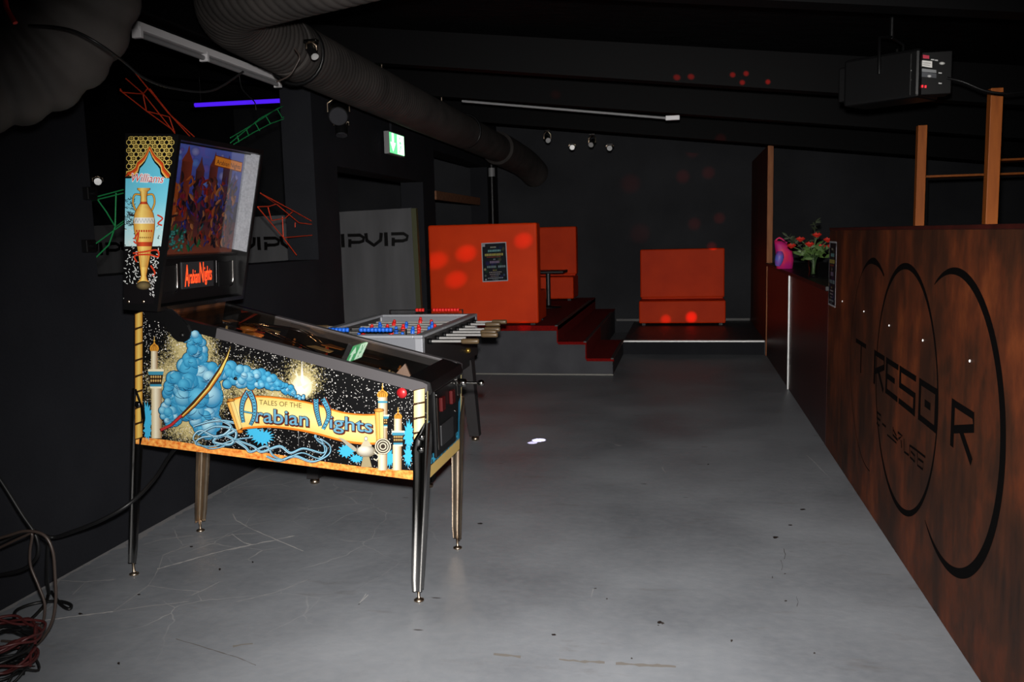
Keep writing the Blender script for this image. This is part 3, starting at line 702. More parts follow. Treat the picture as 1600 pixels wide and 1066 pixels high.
# dim orange bench far in the side room
bench('dim orange bench far behind the wide opening', (-6.1, 7.6, 0), 0)
pk = MB(); q0, q1, q2 = at(679, 298, x=XL), at(748, 309, x=XL), at(679, 312, x=XL)
tag(pk.box(XL-.03, q0.y, q2.z, XL+.02, q1.y, q0.z, .004).build('lintel_plank', 'wood_plank', origin=(XL, (q0.y+q1.y)/2, q2.z)), 'bare wooden plank across the dark opening behind the postered bench', 'plank')
pp = MB(); pb = at(769, 300, y=12.0)
tp = thing('standpipe', 'black vertical pipe in the rear left corner below the duct', 'pipe', (pb.x, 12.0, .526))
MB().tube([(pb.x, 12.0, .526), (pb.x, 12.0, 2.6)], .04, 14).build('pipe', 'black_metal', tp)
MB().tube([(pb.x, 12.0, 2.30), (pb.x, 12.0, 2.42)], .047, 14).build('collar', 'grey_plastic', tp)

# ================================================================ pinball machine
YL, YR = 3.297, 3.856
RBk, FBt, FTp, RTp = (-2.345, .62), (-1.033, .49), (-1.018, .889), (-2.288, 1.205)
pin = thing('pinball_machine', 'pinball machine with blue and gold Arabian Nights cabinet artwork on chrome legs', 'pinball machine', (-1.7, 3.58, 0))
def lerp2(a, b, t): return (a[0]+(b[0]-a[0])*t, a[1]+(b[1]-a[1])*t)
body = MB()
T_ = .019
body.prism([RBk, FBt, FTp, RTp], YL, YL+T_, 'Y', 0)
body.prism([RBk, FBt, FTp, RTp], YR-T_, YR, 'Y', 1)
body.prism([FBt, FTp, (FTp[0]-T_, FTp[1]), (FBt[0]-T_, FBt[1])], YL+T_, YR-T_, 'Y', 1)
body.prism([RBk, RTp, (RTp[0]+T_, RTp[1]), (RBk[0]+T_, RBk[1])], YL+T_, YR-T_, 'Y', 1)
body.prism([(RBk[0]+T_, RBk[1]+.02), (FBt[0]-T_, FBt[1]+.02), (FBt[0]-T_, FBt[1]+.035), (RBk[0]+T_, RBk[1]+.035)], YL+T_, YR-T_, 'Y', 1)
cab = body.build('cabinet', ['star_print', 'rail_black'], pin)

# ---- side artwork (flat print). Generic motifs: smoke plume, minarets, scroll title, lamp
def C3(x, y): return at(190+.34375*x, 460+.34375*y, y=YL)
def C2(x, y): return ((220+.2158*x-190)/.34375, (500+.2158*y-460)/.34375)
def CR(x, y): return ((420+.2251*x-190)/.34375, (520+.2251*y-460)/.34375)
sa = Decal(C3, (0, -1, 0))
CY, DK, WH = rgb(70, 190, 235), rgb(14, 22, 40), rgb(250, 250, 250)
CREAM, GOLD, BRN = rgb(250, 240, 205), rgb(222, 160, 60), rgb(120, 76, 30)
# palms: spiky cyan bursts
def palm(cx, cy, rx, ry, n=13, seed=1):
    random.seed(seed); P = []
    for k in range(2*n):
        q = PI*k/n; r_ = (1 if k % 2 == 0 else .62)*random.uniform(.85, 1.1); P.append((cx+rx*r_*math.cos(q), cy+ry*r_*math.sin(q)))
    sa.poly(P, CY)
palm(118, 560, 26, 80, 12, 2); palm(118, 620, 20, 50, 10, 3)
palm(640, 650, 62, 40, 16, 4); palm(600, 625, 40, 26, 12, 5)
palm(1022, 712, 42, 36, 12, 6); palm(1068, 748, 38, 22, 12, 7); palm(1218, 745, 24, 48, 12, 8)
palm(1305, 640, 28, 74, 13, 9); palm(1302, 735, 22, 56, 12, 10)
# white starburst
sa.disc((820, 420), 46, 52, WH, rgb(235, 222, 180), 24)
sa.poly([(816, 420), (820, 280), (824, 420)], WH); sa.poly([(812, 425), (818, 330), (822, 330), (832, 425)], rgb(252, 248, 236))
sa.poly([(800, 420), (790, 340), (822, 415)], rgb(240, 232, 205)); sa.poly([(820, 420), (878, 390), (830, 432)], rgb(240, 232, 205))
sa.poly([(803, 560), (804.5, 700), (806, 560)], rgb(190, 190, 190))
# minarets
def shaft(x0, x1, y0, y1, lo=(250, 242, 214), hi=(150, 110, 62)):
    xm = x0+(x1-x0)*.4
    sa.strip([(x0, y0), (x0, y1)], [(xm, y0), (xm, y1)], (rgb(205, 185, 140), rgb(*lo))); sa.strip([(xm, y0), (xm, y1)], [(x1, y0), (x1, y1)], (rgb(*lo), rgb(*hi)))
def dome(cx, y0, y1, wd):
    P = [(cx, y0), (cx+wd*.12, y0+(y1-y0)*.28), (cx+wd*.42, y0+(y1-y0)*.5), (cx+wd*.5, y0+(y1-y0)*.75), (cx+wd*.4, y1), (cx-wd*.4, y1), (cx-wd*.5, y0+(y1-y0)*.75), (cx-wd*.42, y0+(y1-y0)*.5), (cx-wd*.12, y0+(y1-y0)*.28)]
    sa.poly(P, rgb(230, 160, 56))
    for t in (-.3, -.1, .1, .3): sa.stroke([(cx+wd*t*.2, y0+(y1-y0)*.35), (cx+wd*t, y0+(y1-y0)*.7), (cx+wd*t*.85, y1)], 2.2, rgb(120, 66, 20))
    sa.stroke([(cx, y0-(y1-y0)*.45), (cx, y0)], 3, rgb(230, 190, 110)); sa.disc((cx, y0-2), 4, 4, rgb(240, 190, 90), n=10)
def balcony(x0, x1, y0, y1):
    h = (y1-y0)
    xm0, xm1 = x0+(x1-x0)*.14, x1-(x1-x0)*.14
    sa.poly([(x0, y0), (x1, y0), (x1, y0+h*.12), (x0, y0+h*.12)], CREAM); sa.poly([(x0, y0+h*.12), (x1, y0+h*.12), (x1-4, y0+h*.3), (x0+4, y0+h*.3)], rgb(66, 150, 180))
    sa.poly([(x0+3, y0+h*.3), (x1-3, y0+h*.3), (xm1, y0+h*.78), (xm0, y0+h*.78)], rgb(46, 34, 22))
    n = 5
    for r_ in range(2):
        for k in range(n): sa.disc((x0+(x1-x0)*(.14+.72*(k+.5)/n), y0+h*(.4+.2*r_)), (x1-x0)*.055, h*.075, rgb(236, 206, 130), rgb(170, 120, 60), 10)
    sa.poly([(xm0, y0+h*.78), (xm1, y0+h*.78), (xm1, y0+h*.9), (xm0, y0+h*.9)], rgb(66, 150, 180)); sa.poly([(xm0, y0+h*.9), (xm1, y0+h*.9), (xm1, y1), (xm0, y1)], CREAM)
shaft(134, 164, 258, 340); dome(149, 212, 258, 42); shaft(136, 183, 420, 655); balcony(120, 192, 340, 428)
shaft(1166, 1208, 468, 800); dome(1186, 424, 468, 50); balcony(1160, 1216, 548, 606); sa.poly([(1166, 485), (1208, 485), (1208, 494), (1166, 494)], rgb(66, 150, 180))
shaft(1239, 1274, 565, 622); dome(1257, 530, 566, 36); shaft(1233, 1273, 685, 800); balcony(1228, 1286, 620, 690)
# blue smoke plume: many small billows along three spines
random.seed(12)
KQ = .2158/.34375
def spine(P, W, n):
    Q = catmull([(x, y, 0) for x, y in P], 10); out = []
    for k in range(n):
        t = random.random(); i = min(int(t*(len(Q)-1)), len(Q)-2); w_ = W[min(int(t*(len(W)-1)), len(W)-2)]; w2 = W[min(int(t*(len(W)-1))+1, len(W)-1)]; fr_ = t*(len(W)-1)-int(t*(len(W)-1)); ww = w_+(w2-w_)*fr_
        a = random.uniform(0, 2*PI); d = ww*.5*math.sqrt(random.random()); r_ = ww*random.uniform(.2, .36)
        out.append((Q[i].x+d*math.cos(a), Q[i].y+d*math.sin(a), r_))
    return out
puffs = spine([(480, 740), (430, 640), (400, 540), (385, 430), (400, 320), (420, 230), (400, 160), (345, 130)], [190, 220, 250, 250, 130, 130, 110, 60], 150)
puffs += spine([(330, 430), (250, 480), (215, 590), (215, 700), (250, 730)], [160, 130, 110, 105, 90], 60)
puffs += spine([(470, 420), (600, 395), (720, 415), (860, 430), (980, 460), (1080, 520), (1170, 565)], [180, 150, 125, 105, 85, 66, 36], 100)
puffs = [C2(x, y)+(r_*KQ,) for x, y, r_ in puffs]
sa.k += 1e-5; sa.hold = True                     # one flat silhouette each: all in one layer
for x, y, r_ in puffs: sa.disc((x, y), r_+3.2, r_+3.2, rgb(44, 58, 74), n=16)
sa.k += 1e-5
for x, y, r_ in puffs: sa.disc((x, y), r_, r_, rgb(58, 160, 206), n=16)
sa.hold = False
random.shuffle(puffs)
for x, y, r_ in puffs:
    hi = random.choice([(150, 220, 244), (104, 198, 234), (186, 234, 248), (84, 184, 226), (90, 190, 230)])
    sa.disc((x, y), r_*.94, r_*.94, rgb(*hi), rgb(40, 132, 180), 16, -r_*.25, -r_*.3)
for k in range(120):
    x, y, r_ = random.choice(puffs); a = random.uniform(.2, 1.6)
    sa.stroke([(x+r_*.9*math.cos(a+t*.3), y+r_*.9*math.sin(a+t*.3)) for t in range(6)], 2.2, rgb(24, 76, 116), 2, lambda t: .25+math.sin(PI*t))
# curved sword
def sw(x, y): return C2(x, y)
sa.poly([sw(*p) for p in ((655, 180), (640, 270), (590, 390), (510, 510), (400, 630), (305, 715), (285, 690), (370, 600), (470, 490), (560, 360), (620, 260))], rgb(70, 40, 16))
sa.poly([sw(*p) for p in ((655, 190), (634, 270), (584, 388), (504, 506), (396, 622), (305, 706), (300, 694), (390, 606), (492, 486), (572, 366), (628, 262))], rgb(244, 214, 110))
sa.poly([sw(*p) for p in ((584, 388), (504, 506), (396, 622), (305, 706), (302, 700), (392, 614), (498, 498), (576, 382))], rgb(200, 120, 44))
sa.stroke([sw(300, 690), sw(225, 760), sw(145, 800)], 16, rgb(60, 14, 14)); sa.stroke([sw(300, 690), sw(225, 760), sw(148, 796)], 11, rgb(190, 50, 50))
# smoke ribbons trailing to the lamp
trail = [[(330, 600), (420, 575), (500, 580), (545, 600), (470, 640), (370, 650), (340, 680), (420, 690), (520, 660), (600, 650)],
         [(350, 640), (430, 600), (520, 620), (500, 680), (420, 670), (470, 640), (560, 690), (590, 715), (660, 690), (690, 730), (740, 750), (820, 720), (900, 745), (935, 700), (890, 660), (900, 628), (990, 640)],
         [(520, 660), (600, 690), (640, 715), (720, 690), (770, 720), (830, 700), (920, 720), (915, 670), (880, 645), (920, 618), (1000, 640)],
         [(420, 560), (500, 600), (440, 650), (360, 620), (330, 660), (400, 700), (470, 690)],
         [(660, 735), (720, 755), (790, 735), (870, 760), (940, 730), (950, 690), (905, 655)]]
for P in trail: sa.stroke(P, 16, rgb(30, 40, 56), 7, lambda t: .5+.5*math.sin(PI*min(1, t*1.4+.1)))
for i, P in enumerate(trail): sa.stroke(P, 10.5, (rgb(200, 232, 245), rgb(120, 195, 225)), 7, lambda t: .5+.5*math.sin(PI*min(1, t*1.4+.1)))
for P in trail: sa.stroke([(x+2, y+2) for x, y in P], 2.2, rgb(40, 80, 110), 7)
# scroll
top = catmull([(512, 478, 0), (560, 466, 0), (660, 466, 0), (780, 480, 0), (880, 500, 0), (1000, 536, 0), (1100, 548, 0), (1185, 545, 0)], 5)
bot = catmull([(540, 612, 0), (590, 604, 0), (680, 600, 0), (790, 612, 0), (890, 632, 0), (1000, 662, 0), (1090, 676, 0), (1182, 676, 0)], 5)
sa.strip([(p.x, p.y-6) for p in top], [(p.x, p.y+7) for p in bot], rgb(70, 34, 10))
sa.strip([(p.x, p.y-4) for p in top], [(p.x, p.y+5) for p in bot], rgb(232, 128, 36))
sa.strip([(p.x, p.y+3) for p in top], [((p.x+q.x)/2, (p.y+q.y)/2) for p, q in zip(top, bot)], (rgb(252, 214, 120), rgb(254, 236, 160)))
sa.strip([((p.x+q.x)/2, (p.y+q.y)/2) for p, q in zip(top, bot)], [(p.x, p.y-4) for p in bot], (rgb(254, 236, 160), rgb(250, 212, 120)))
for P in ([(478, 486), (510, 478), (552, 610), (530, 632)], [(1152, 526), (1192, 518), (1194, 672), (1160, 680)]):
    sa.poly(P, rgb(90, 46, 14)); c = Vector(P[0])*.25+Vector(P[1])*.25+Vector(P[2])*.25+Vector(P[3])*.25
    I = [tuple(c+(Vector(p)-c)*.9) for p in P]; sa.strip([I[0], I[3]], [I[1], I[2]], (rgb(240, 170, 66), rgb(254, 232, 150)))
    sa.stroke([((I[0][0]+I[1][0])/2, I[0][1]), ((I[2][0]+I[3][0])/2, I[3][1])], 2, rgb(160, 90, 30))
sa.disc((500, 480), 18, 8, rgb(240, 160, 60), rgb(120, 60, 16)); sa.disc((541, 622), 14, 9, rgb(240, 150, 50), rgb(120, 60, 16)); sa.disc((1172, 526), 24, 9, rgb(246, 180, 80), rgb(130, 66, 20))
# title
sa.text('TALES OF THE', (628, 500), (820, 516), 22, rgb(96, 84, 44))
for st_, a, b_, h in (('rabian', (612, 577), (850, 598), 62), ('ights', (948, 606), (1140, 628), 58)):
    sa.text(st_, (a[0]+3, a[1]+4), (b_[0]+3, b_[1]+4), h, rgb(110, 40, 24), .05)
    sa.text(st_, a, b_, h, rgb(40, 26, 30), .035); sa.text(st_, a, b_, h, rgb(112, 168, 196), .008)
def arch_leg(P, wd):
    sa.stroke(P, wd+11, rgb(150, 52, 22), 6, lambda t: 1-.45*t); sa.stroke(P, wd+6, rgb(20, 18, 30), 6, lambda t: 1-.4*t); sa.stroke(P, wd, rgb(96, 180, 214), 6, lambda t: 1-.45*t)
    Q = catmull([(p[0], p[1], 0) for p in P], 4)
    for k in range(0, len(Q)-1): d = wd*.4*(1-.4*k/len(Q)); sa.stroke([(Q[k].x-d, Q[k].y-3), (Q[k].x+d, Q[k].y+6)], 2.0, rgb(14, 26, 44)); sa.stroke([(Q[k].x+d, Q[k].y-3), (Q[k].x-d, Q[k].y+6)], 2.0, rgb(14, 26, 44))
arch_leg([(580, 440), (556, 480), (548, 530), (556, 582)], 21); arch_leg([(582, 440), (604, 490), (606, 550), (588, 594)], 21)
sa.stroke([(556, 532), (600, 540)], 9, rgb(20, 18, 30)); sa.stroke([(558, 532), (600, 540)], 4.5, rgb(96, 180, 214))
arch_leg([(886, 476), (888, 520), (896, 560), (906, 598)], 21); arch_leg([(916, 474), (940, 520), (942, 560), (918, 612)], 21); sa.stroke([(896, 496), (918, 482)], 8, rgb(20, 18, 30))
# oil lamp
sa.poly([(985, 648), (1010, 655), (1060, 690), (1085, 715), (1060, 712), (1020, 680)], rgb(176, 170, 150)); sa.disc((1113, 712), 44, 27, rgb(250, 246, 230), rgb(120, 108, 84), 24, -10, -8)
sa.poly([(1088, 690), (1140, 690), (1124, 664), (1104, 664)], rgb(206, 196, 166)); sa.disc((1113, 655), 9, 11, WH, rgb(130, 116, 90), 12); sa.poly([(1100, 738), (1128, 738), (1140, 784), (1090, 784)], rgb(170, 156, 120))
sa.disc((1190, 690), 38, 38, rgb(60, 50, 40)); 
for q in (34, 24, 13): sa.stroke([(1190+q*math.cos(k*.35), 690+q*math.sin(k*.35)) for k in range(18)], 5, rgb(222, 214, 190), closed=True)
sa.stroke([(1150, 715), (1170, 735), (1160, 752), (1148, 745)], 5, rgb(222, 214, 190), 5)
# rope borders
def rope(x0, x1, ys, lo, hi):
    for y0, y1 in zip(ys[:-1], ys[1:]):
        h = (y1-y0); P = [(x0, y0+h*.10), (x1, y0-h*.06), (x1, y1-h*.06), (x0, y1+h*.08)]
        sa.poly(P, rgb(70, 44, 18)); c = (x0+x1)/2
        A = [(x0+3, y0+h*.16), (x0+3, y1)]; Bm = [(c, y0+h*.06), (c, y1-h*.06)]; Cc = [(x1-2, y0), (x1-2, y1-h*.14)]
        sa.strip(A, Bm, (lo, hi)); sa.strip(Bm, Cc, (hi, lo))
rope(63, 100, [80+i*72 for i in range(9)], rgb(206, 142, 48), rgb(250, 214, 110))
rope(1328, 1381, [428+i*66 for i in range(7)], rgb(226, 206, 140), rgb(253, 246, 206))
# sand
sd = Decal(C3, (0, -1, 0), start=3e-4)
Pt = catmull([(64, 648, 0), (200, 662, 0), (400, 690, 0), (650, 720, 0), (900, 758, 0), (1150, 790, 0), (1385, 805, 0)], 4)
pb_ = [C3(64, 681), C3(1385, 853)]
sd.k = 2e-4
sd.strip([(p.x, p.y) for p in Pt], [(p.x, 681+(853-681)*(p.x-64)/(1385-64)-1.5) for p in Pt], (1, 1, .999, 1))
sa.build('side_artwork', 'printed_side', cab); sd.build('sand_artwork', 'sand_print', cab)
# button and small bolts on the side
p = C3(1277, 447); MB().lathe([(0, .02), (.013, .02), (.016, .012), (.016, 0), (.021, 0), (.021, -.006), (0, -.006)], (p.x, YL-.004, p.z), 18, 'Y').build('flipper_button', 'red_button', cab)
cab.children[-1].rotation_euler = (0, 0, 0)
p = C3(520, 382); MB().lathe([(0, -.006), (.006, -.006), (.008, 0), (.008, .004), (0, .004)], (p.x, YL-.003, p.z), 10, 'Y').build('side_bolt', 'black_metal', cab)

# ---- front of the cabinet
FX = FBt[0]
def fr(y, z, lift=0):           # point on the slightly raked front
    t = (z-FBt[1])/(FTp[1]-FBt[1]); return Vector((FBt[0]+(FTp[0]-FBt[0])*t+lift, y, z))
fa = Decal(lambda y, z: fr(y, z), (1, 0, 0))
fa.poly([(YL, .492), (YR, .492), (YR, .545), (YL, .54)], rgb(236, 200, 120))
fa.poly([(YL, .60), (YL+.02, .60), (YL+.02, .88), (YL, .88)], rgb(236, 222, 160)); fa.poly([(YR-.02, .6), (YR, .6), (YR, .88), (YR-.02, .88)], rgb(236, 222, 160))
random.seed(4)
for k in range(9):
    y = YL+.05+k*.057; P = []
    for j in range(16): q = PI*j/8; r_ = 1 if j % 2 == 0 else .6; P.append((y+.034*r_*math.cos(q), .565+.03*r_*math.sin(q)))
    fa.poly(P, CY)
fa.poly([(YL+.022, .545), (YL+.06, .545), (YL+.055, .72), (YL+.022, .74)], rgb(50, 140, 180)); fa.poly([(YR-.06, .545), (YR-.022, .545), (YR-.022, .74), (YR-.055, .72)], rgb(50, 140, 180))
fa.build('front_artwork', 'printed_side', cab)
cdr = MB(); y0, y1, z0, z1 = YL+.085, YL+.40, .565, .845
cdr.box(fr(0, .7).x, y0, z0, fr(0, .7).x+.014, y1, z1, .004)
door = cdr.build('coin_door', 'rail_black', pin)
for yy in (y0+.055, y1-.1):
    m = MB(); m.box(fr(0, .7).x+.014, yy, .75, fr(0, .7).x+.03, yy+.05, .81, .004); m.build('coin_button', 'coin_red', door)
m = MB(); m.box(fr(0, .7).x+.013, y0+.06, .6, fr(0, .7).x+.02, y1-.06, .69, .004); m.build('coin_return', 'dark_grey', door)
for (yy, zz) in ((y0+.015, .83), (y1-.015, .83), (y0+.015, .705), (y1-.015, .705)):
    MB().lathe([(0, 0), (.007, 0), (.006, .005), (0, .007)], (fr(0, .7).x+.014, yy, zz), 10, 'X', M3=Matrix(((1, 0, 0), (0, 1, 0), (0, 0, 1)))).build('door_bolt', 'chrome', door)
m = MB(); m.tube([(fr(0, .7).x+.018, y0+.012, .6), (fr(0, .7).x+.018, y0+.012, .82)], .006, 8); m.build('door_hinge', 'chrome', door)
# plunger
px_ = fr(0, .8).x; py_ = YR-.075; pz_ = .815
m = MB(); m.box(px_, py_-.03, pz_-.055, px_+.01, py_+.03, pz_+.055, .004); m.lathe([(0, 0), (.02, 0), (.018, .03), (.012, .034), (0, .034)], (px_+.01, py_, pz_), 16, 'X')
pl = m.build('plunger_housing', 'chrome', pin)
MB().tube([(px_+.03, py_, pz_), (px_+.10, py_, pz_)], .006, 10).build('plunger_rod', 'chrome', pl)
MB().lathe([(0, 0), (.008, 0), (.013, .008), (.015, .02), (.011, .03), (0, .032)], (px_+.095, py_, pz_), 14, 'X').build('plunger_knob', 'chrome', pl)
m = MB(); m.box(px_, YL+.43, .81, px_+.012, YL+.455, .835, .003); m.build('start_button', 'chrome', pin)

# ---- rails, lockbar, glass
dirt = (Vector((FTp[0], 0, FTp[1]))-Vector((RTp[0], 0, RTp[1]))); dl = dirt.length; dirt.normalize(); nrm = Vector((-dirt.z, 0, dirt.x))
if nrm.z < 0: nrm = -nrm
def topline(t, up=0): p = Vector((RTp[0], 0, RTp[1]))+dirt*(dl*t)+nrm*up; return (p.x, p.z)
tsplit = .285
for yy0, yy1 in ((YL-.003, YL+.03), (YR-.03, YR+.003)):
    m = MB(); m.prism([topline(tsplit, -.036), topline(1.0, -.036), topline(1.006, -.022), topline(1.002, .003), topline(.985, .008), topline(tsplit, .008)], yy0, yy1, 'Y'); m.build('side_rail', 'steel_brushed', pin)
    m = MB(); m.prism([topline(.03, -.03), topline(tsplit, -.036), topline(tsplit, .008), topline(.03, .008)], yy0, yy1, 'Y'); m.build('rail_rear', 'rail_black', pin)  # rear stretch of the rail, coloured black
m = MB(); m.prism([topline(.935, .010), topline(1.004, .006), topline(1.016, -.03), topline(1.01, -.045), topline(.985, -.03), topline(.935, -.005)], YL+.03, YR-.03, 'Y'); m.build('lockdown_bar', 'rail_black', pin)
m = MB()
a0, a1 = topline(.09, .002), topline(.937, .002)
m.add([(a0[0], YL+.03, a0[1]), (a1[0], YL+.03, a1[1]), (a1[0], YR-.03, a1[1]), (a0[0], YR-.03, a0[1])], [[0, 1, 2, 3]]); m.build('glass', 'playfield_glass', pin)
# ---- playfield with its furniture
PFD = .10
def pf(t, v, h=0): p = topline(t, -PFD+h+.035*(1-t)*0); return Vector((p[0], YL+T_+v*(YR-YL-2*T_), p[1]))
m = MB(); q = [pf(.06, 0), pf(.98, 0), pf(.98, 1), pf(.06, 1)]; dn = nrm*-.012
m.add(q+[a+dn for a in q], [[0, 1, 2, 3], [7, 6, 5, 4], [0, 4, 5, 1], [1, 5, 6, 2], [2, 6, 7, 3], [3, 7, 4, 0]]); fld = m.build('playfield', 'playfield', pin)
random.seed(31)
M3p = Matrix((dirt, Vector((0, 1, 0)), nrm)).transposed()
for k in range(34):                                            # posts with rubber
    t, v = random.uniform(.14, .82), random.uniform(.06, .94)
    m = MB().lathe([(0, 0), (.006, 0), (.006, .012), (.010, .014), (.010, .02), (.006, .022), (.005, .034), (0, .036)], pf(t, v), 8, 'Z', M3=M3p)
    m.build('post', random.choice(['plastic_amber', 'plastic_tan', 'plastic_red']), fld)
for (t, v) in ((.22, .35), (.30, .55), (.24, .72)):            # bumpers
    MB().lathe([(0, 0), (.028, 0), (.03, .02), (.022, .03), (.04, .045), (.042, .052), (0, .06)], pf(t, v), 18, 'Z', M3=M3p).build('bumper', 'plastic_amber', fld)
for k in range(12):                                            # flat plastics on posts
    t, v = random.uniform(.12, .72), random.choice([random.uniform(.03, .25), random.uniform(.7, .97), random.uniform(.3, .6)])
    P = [pf(t+dt*random.uniform(.7, 1.2), v+dv*random.uniform(.7, 1.2), .04) for dt, dv in ((-.045, -.06), (.045, -.04), (.05, .05), (-.03, .07))]
    m = MB(); m.add(P+[a+nrm*.003 for a in P], [[3, 2, 1, 0], [4, 5, 6, 7], [0, 1, 5, 4], [1, 2, 6, 5], [2, 3, 7, 6], [3, 0, 4, 7]]); m.build('plastic', random.choice(['plastic_amber', 'plastic_tan', 'plastic_red', 'playfield']), fld)
for v0, v1, ta, tb_ in ((.2, .85, .15, .5), (.75, .3, .2, .62)):  # wire ramps
    C = [pf(ta, v0, .03), pf(ta+.08, v0*.6+v1*.4, .085), pf(tb_-.1, v1, .085), pf(tb_, v1, .05)]
    for dv in (-.016, .016): MB().tube(catmull([c+Vector((0, dv, 0)) for c in C], 6), .003, 6).build('wire_ramp', 'chrome', fld)
for sgn, v in ((1, .36), (-1, .64)):                           # flippers
    a, b_ = pf(.80, v-.04*sgn, .015), pf(.86, v+.07*sgn, .015); m = MB(); m.tube([a, a.lerp(b_, .5), b_], lambda t: .014-.006*t, 10); m.build('flipper', 'plastic_tan', fld)
P = [pf(.88, .03, .02), pf(.98, .03, .02), pf(.98, .97, .02), pf(.88, .97, .02)]
m = MB(); m.add(P+[a+nrm*.004 for a in P], [[3, 2, 1, 0], [4, 5, 6, 7], [0, 1, 5, 4], [1, 2, 6, 5], [2, 3, 7, 6], [3, 0, 4, 7]]); m.build('apron', 'rail_black', fld)
P = [pf(.80, .70, .0), pf(.87, .74, .0), pf(.83, .74, .07)]; m = MB(); m.add(P+[a+Vector((0, .012, 0)) for a in P], [[0, 1, 2], [3, 4, 5], [0, 3, 4, 1], [1, 4, 5, 2], [2, 5, 3, 0]]); m.build('wedge', 'plastic_amber', fld)
for (t, v, r_, mm_) in ((.115, .12, .011, 'glow_amber'), (.13, .2, .008, 'glow_amber'), (.10, .28, .007, 'glow_amber'), (.15, .13, .006, 'glow_amber'), (.24, .80, .006, 'glow_green')):
    MB().sphere(pf(t, v, .04), r_, 10).build('lamp', mm_, fld)
for (t, v, e) in ((.14, .2, .35), (.38, .55, .5), (.62, .6, .35)):
    pl_ = bpy.data.lights.new('playfield_lamp', 'POINT'); pl_.energy = e; pl_.color = (1, .55, .25); pl_.shadow_soft_size = .01
    po = bpy.data.objects.new('playfield_lamp', pl_); COL.objects.link(po); po.location = pf(t, v, .075)
m = MB(); q = [pf(.075, .02, 0), pf(.075, .98, 0), pf(.075, .98, .12), pf(.075, .02, .12)]; m.add(q+[a+dirt*.01 for a in q], [[3, 2, 1, 0], [4, 5, 6, 7], [0, 1, 5, 4], [1, 2, 6, 5], [2, 3, 7, 6], [3, 0, 4, 7]]); m.build('back_board', 'playfield', fld)

# ---- legs
def leg(top, bot, sx, sy, worn=False):
    """sx, sy: directions the two flanges run from the corner"""
    t, b_ = Vector(top), Vector(bot); prof = [(.062, -.002), (.05, -.006), (.044, 0), (.018, 0), (.014, -.005), (.008, -.006)]
    sec = [(a, c) for a, c in prof]+[(.001, -.004), (-.004, .001)]+[(c, a) for a, c in prof[::-1]]
    m = MB(); rings = []
    for u, sc, fl in ((0, 1.0, .25), (.10, 1.0, .9), (.16, 1.0, 1), (.3, .86, 1), (.6, .74, 1), (.92, .66, 1), (1, .62, .9)):
        c = t.lerp(b_, u); rings.append([c+Vector((sx*(a*sc*(fl if a > .02 else 1)), sy*(d*sc*(fl if d > .02 else 1)), 0)) for a, d in sec])
    n = len(sec); vs = [p for r_ in rings for p in r_]; inner = [p+Vector((sx*.003, sy*.003, 0)) for p in vs]; fs = []
    for i in range(len(rings)-1):
        for k in range(n-1): fs.append([i*n+k, i*n+k+1, (i+1)*n+k+1, (i+1)*n+k])
    N = len(vs); fs2 = [[N+i for i in f[::-1]] for f in fs]
    m.add(vs+inner, fs+fs2, 0, smooth=True)
    o = m.build('leg', 'chrome_worn' if worn else 'chrome', pin)
    c = b_+Vector((sx*.014, sy*.014, 0))
    MB().lathe([(0, 0), (.021, 0), (.021, .006), (.008, .012), (.006, .014), (.006, c.z+.005), (0, c.z+.005)], (c.x, c.y, 0), 14).build('leveler', 'chrome_worn', o)
    for u in (.085, .155):
        p = t.lerp(b_, u)
        MB().lathe([(0, 0), (.015, 0), (.013, .006), (.007, .011), (0, .012)], (p.x+sx*.028, p.y-sy*.004, p.z), 12, 'Y', M3=Matrix(((1, 0, 0), (0, -sy*-1, 0), (0, 0, 1))) if sy > 0 else None).build('leg_bolt', 'chrome', o)
leg((-1.014, 3.290, .735), (-1.055, 3.232, .045), -1, 1)
leg((-1.014, 3.863, .735), (-1.050, 3.862, .045), -1, -1, True)
leg((-2.340, 3.290, .86), (-2.452, 3.322, .06), 1, 1)
leg((-2.340, 3.863, .86), (-2.470, 3.93, .05), 1, -1, True)

# ---- backbox
BY0, BY1 = 3.212, 3.932
bTR, bTF, bBF, bBR = (-2.226, 1.929), (-1.987, 1.914), (-2.142, 1.200), (-2.299, 1.211)
bb = MB()
bb.prism([bTR, bTF, bBF, bBR], BY0, BY0+.02, 'Y'); bb.prism([bTR, bTF, bBF, bBR], BY1-.02, BY1, 'Y')
fdir = (Vector(bTF)-Vector(bBF)).normalized(); fin = Vector((-fdir.y, fdir.x)); fin = -fin if fin.x > 0 else fin       # inwards from the front
def bf(t, d): p = Vector(bBF)+(Vector(bTF)-Vector(bBF))*t+fin*d; return (p.x, p.y)
bb.prism([bTR, bTF, bf(.972, 0), lerp2(bTR, bBR, .028)], BY0+.02, BY1-.02, 'Y'); bb.prism([bBR, bBF, bf(.025, 0), lerp2(bBR, bTR, .025)], BY0+.02, BY1-.02, 'Y')
bb.prism([bTR, (bTR[0]+.014, bTR[1]), (bBR[0]+.014, bBR[1]), bBR], BY0+.02, BY1-.02, 'Y')
box_ = bb.build('backbox', 'rail_black', pin)
mat('bright_lining', rgb(138, 140, 146), .5, .2, noise=(rgb(116, 118, 124), 120, 4, (1, 1, 1), .3, .7))
m = MB()
q = [bf(.32, .006), bf(.965, .006), bf(.965, .085), bf(.32, .085)]; m.prism(q, BY1-.023, BY1-.02, 'Y'); m.build('side_lining', 'bright_lining', box_)
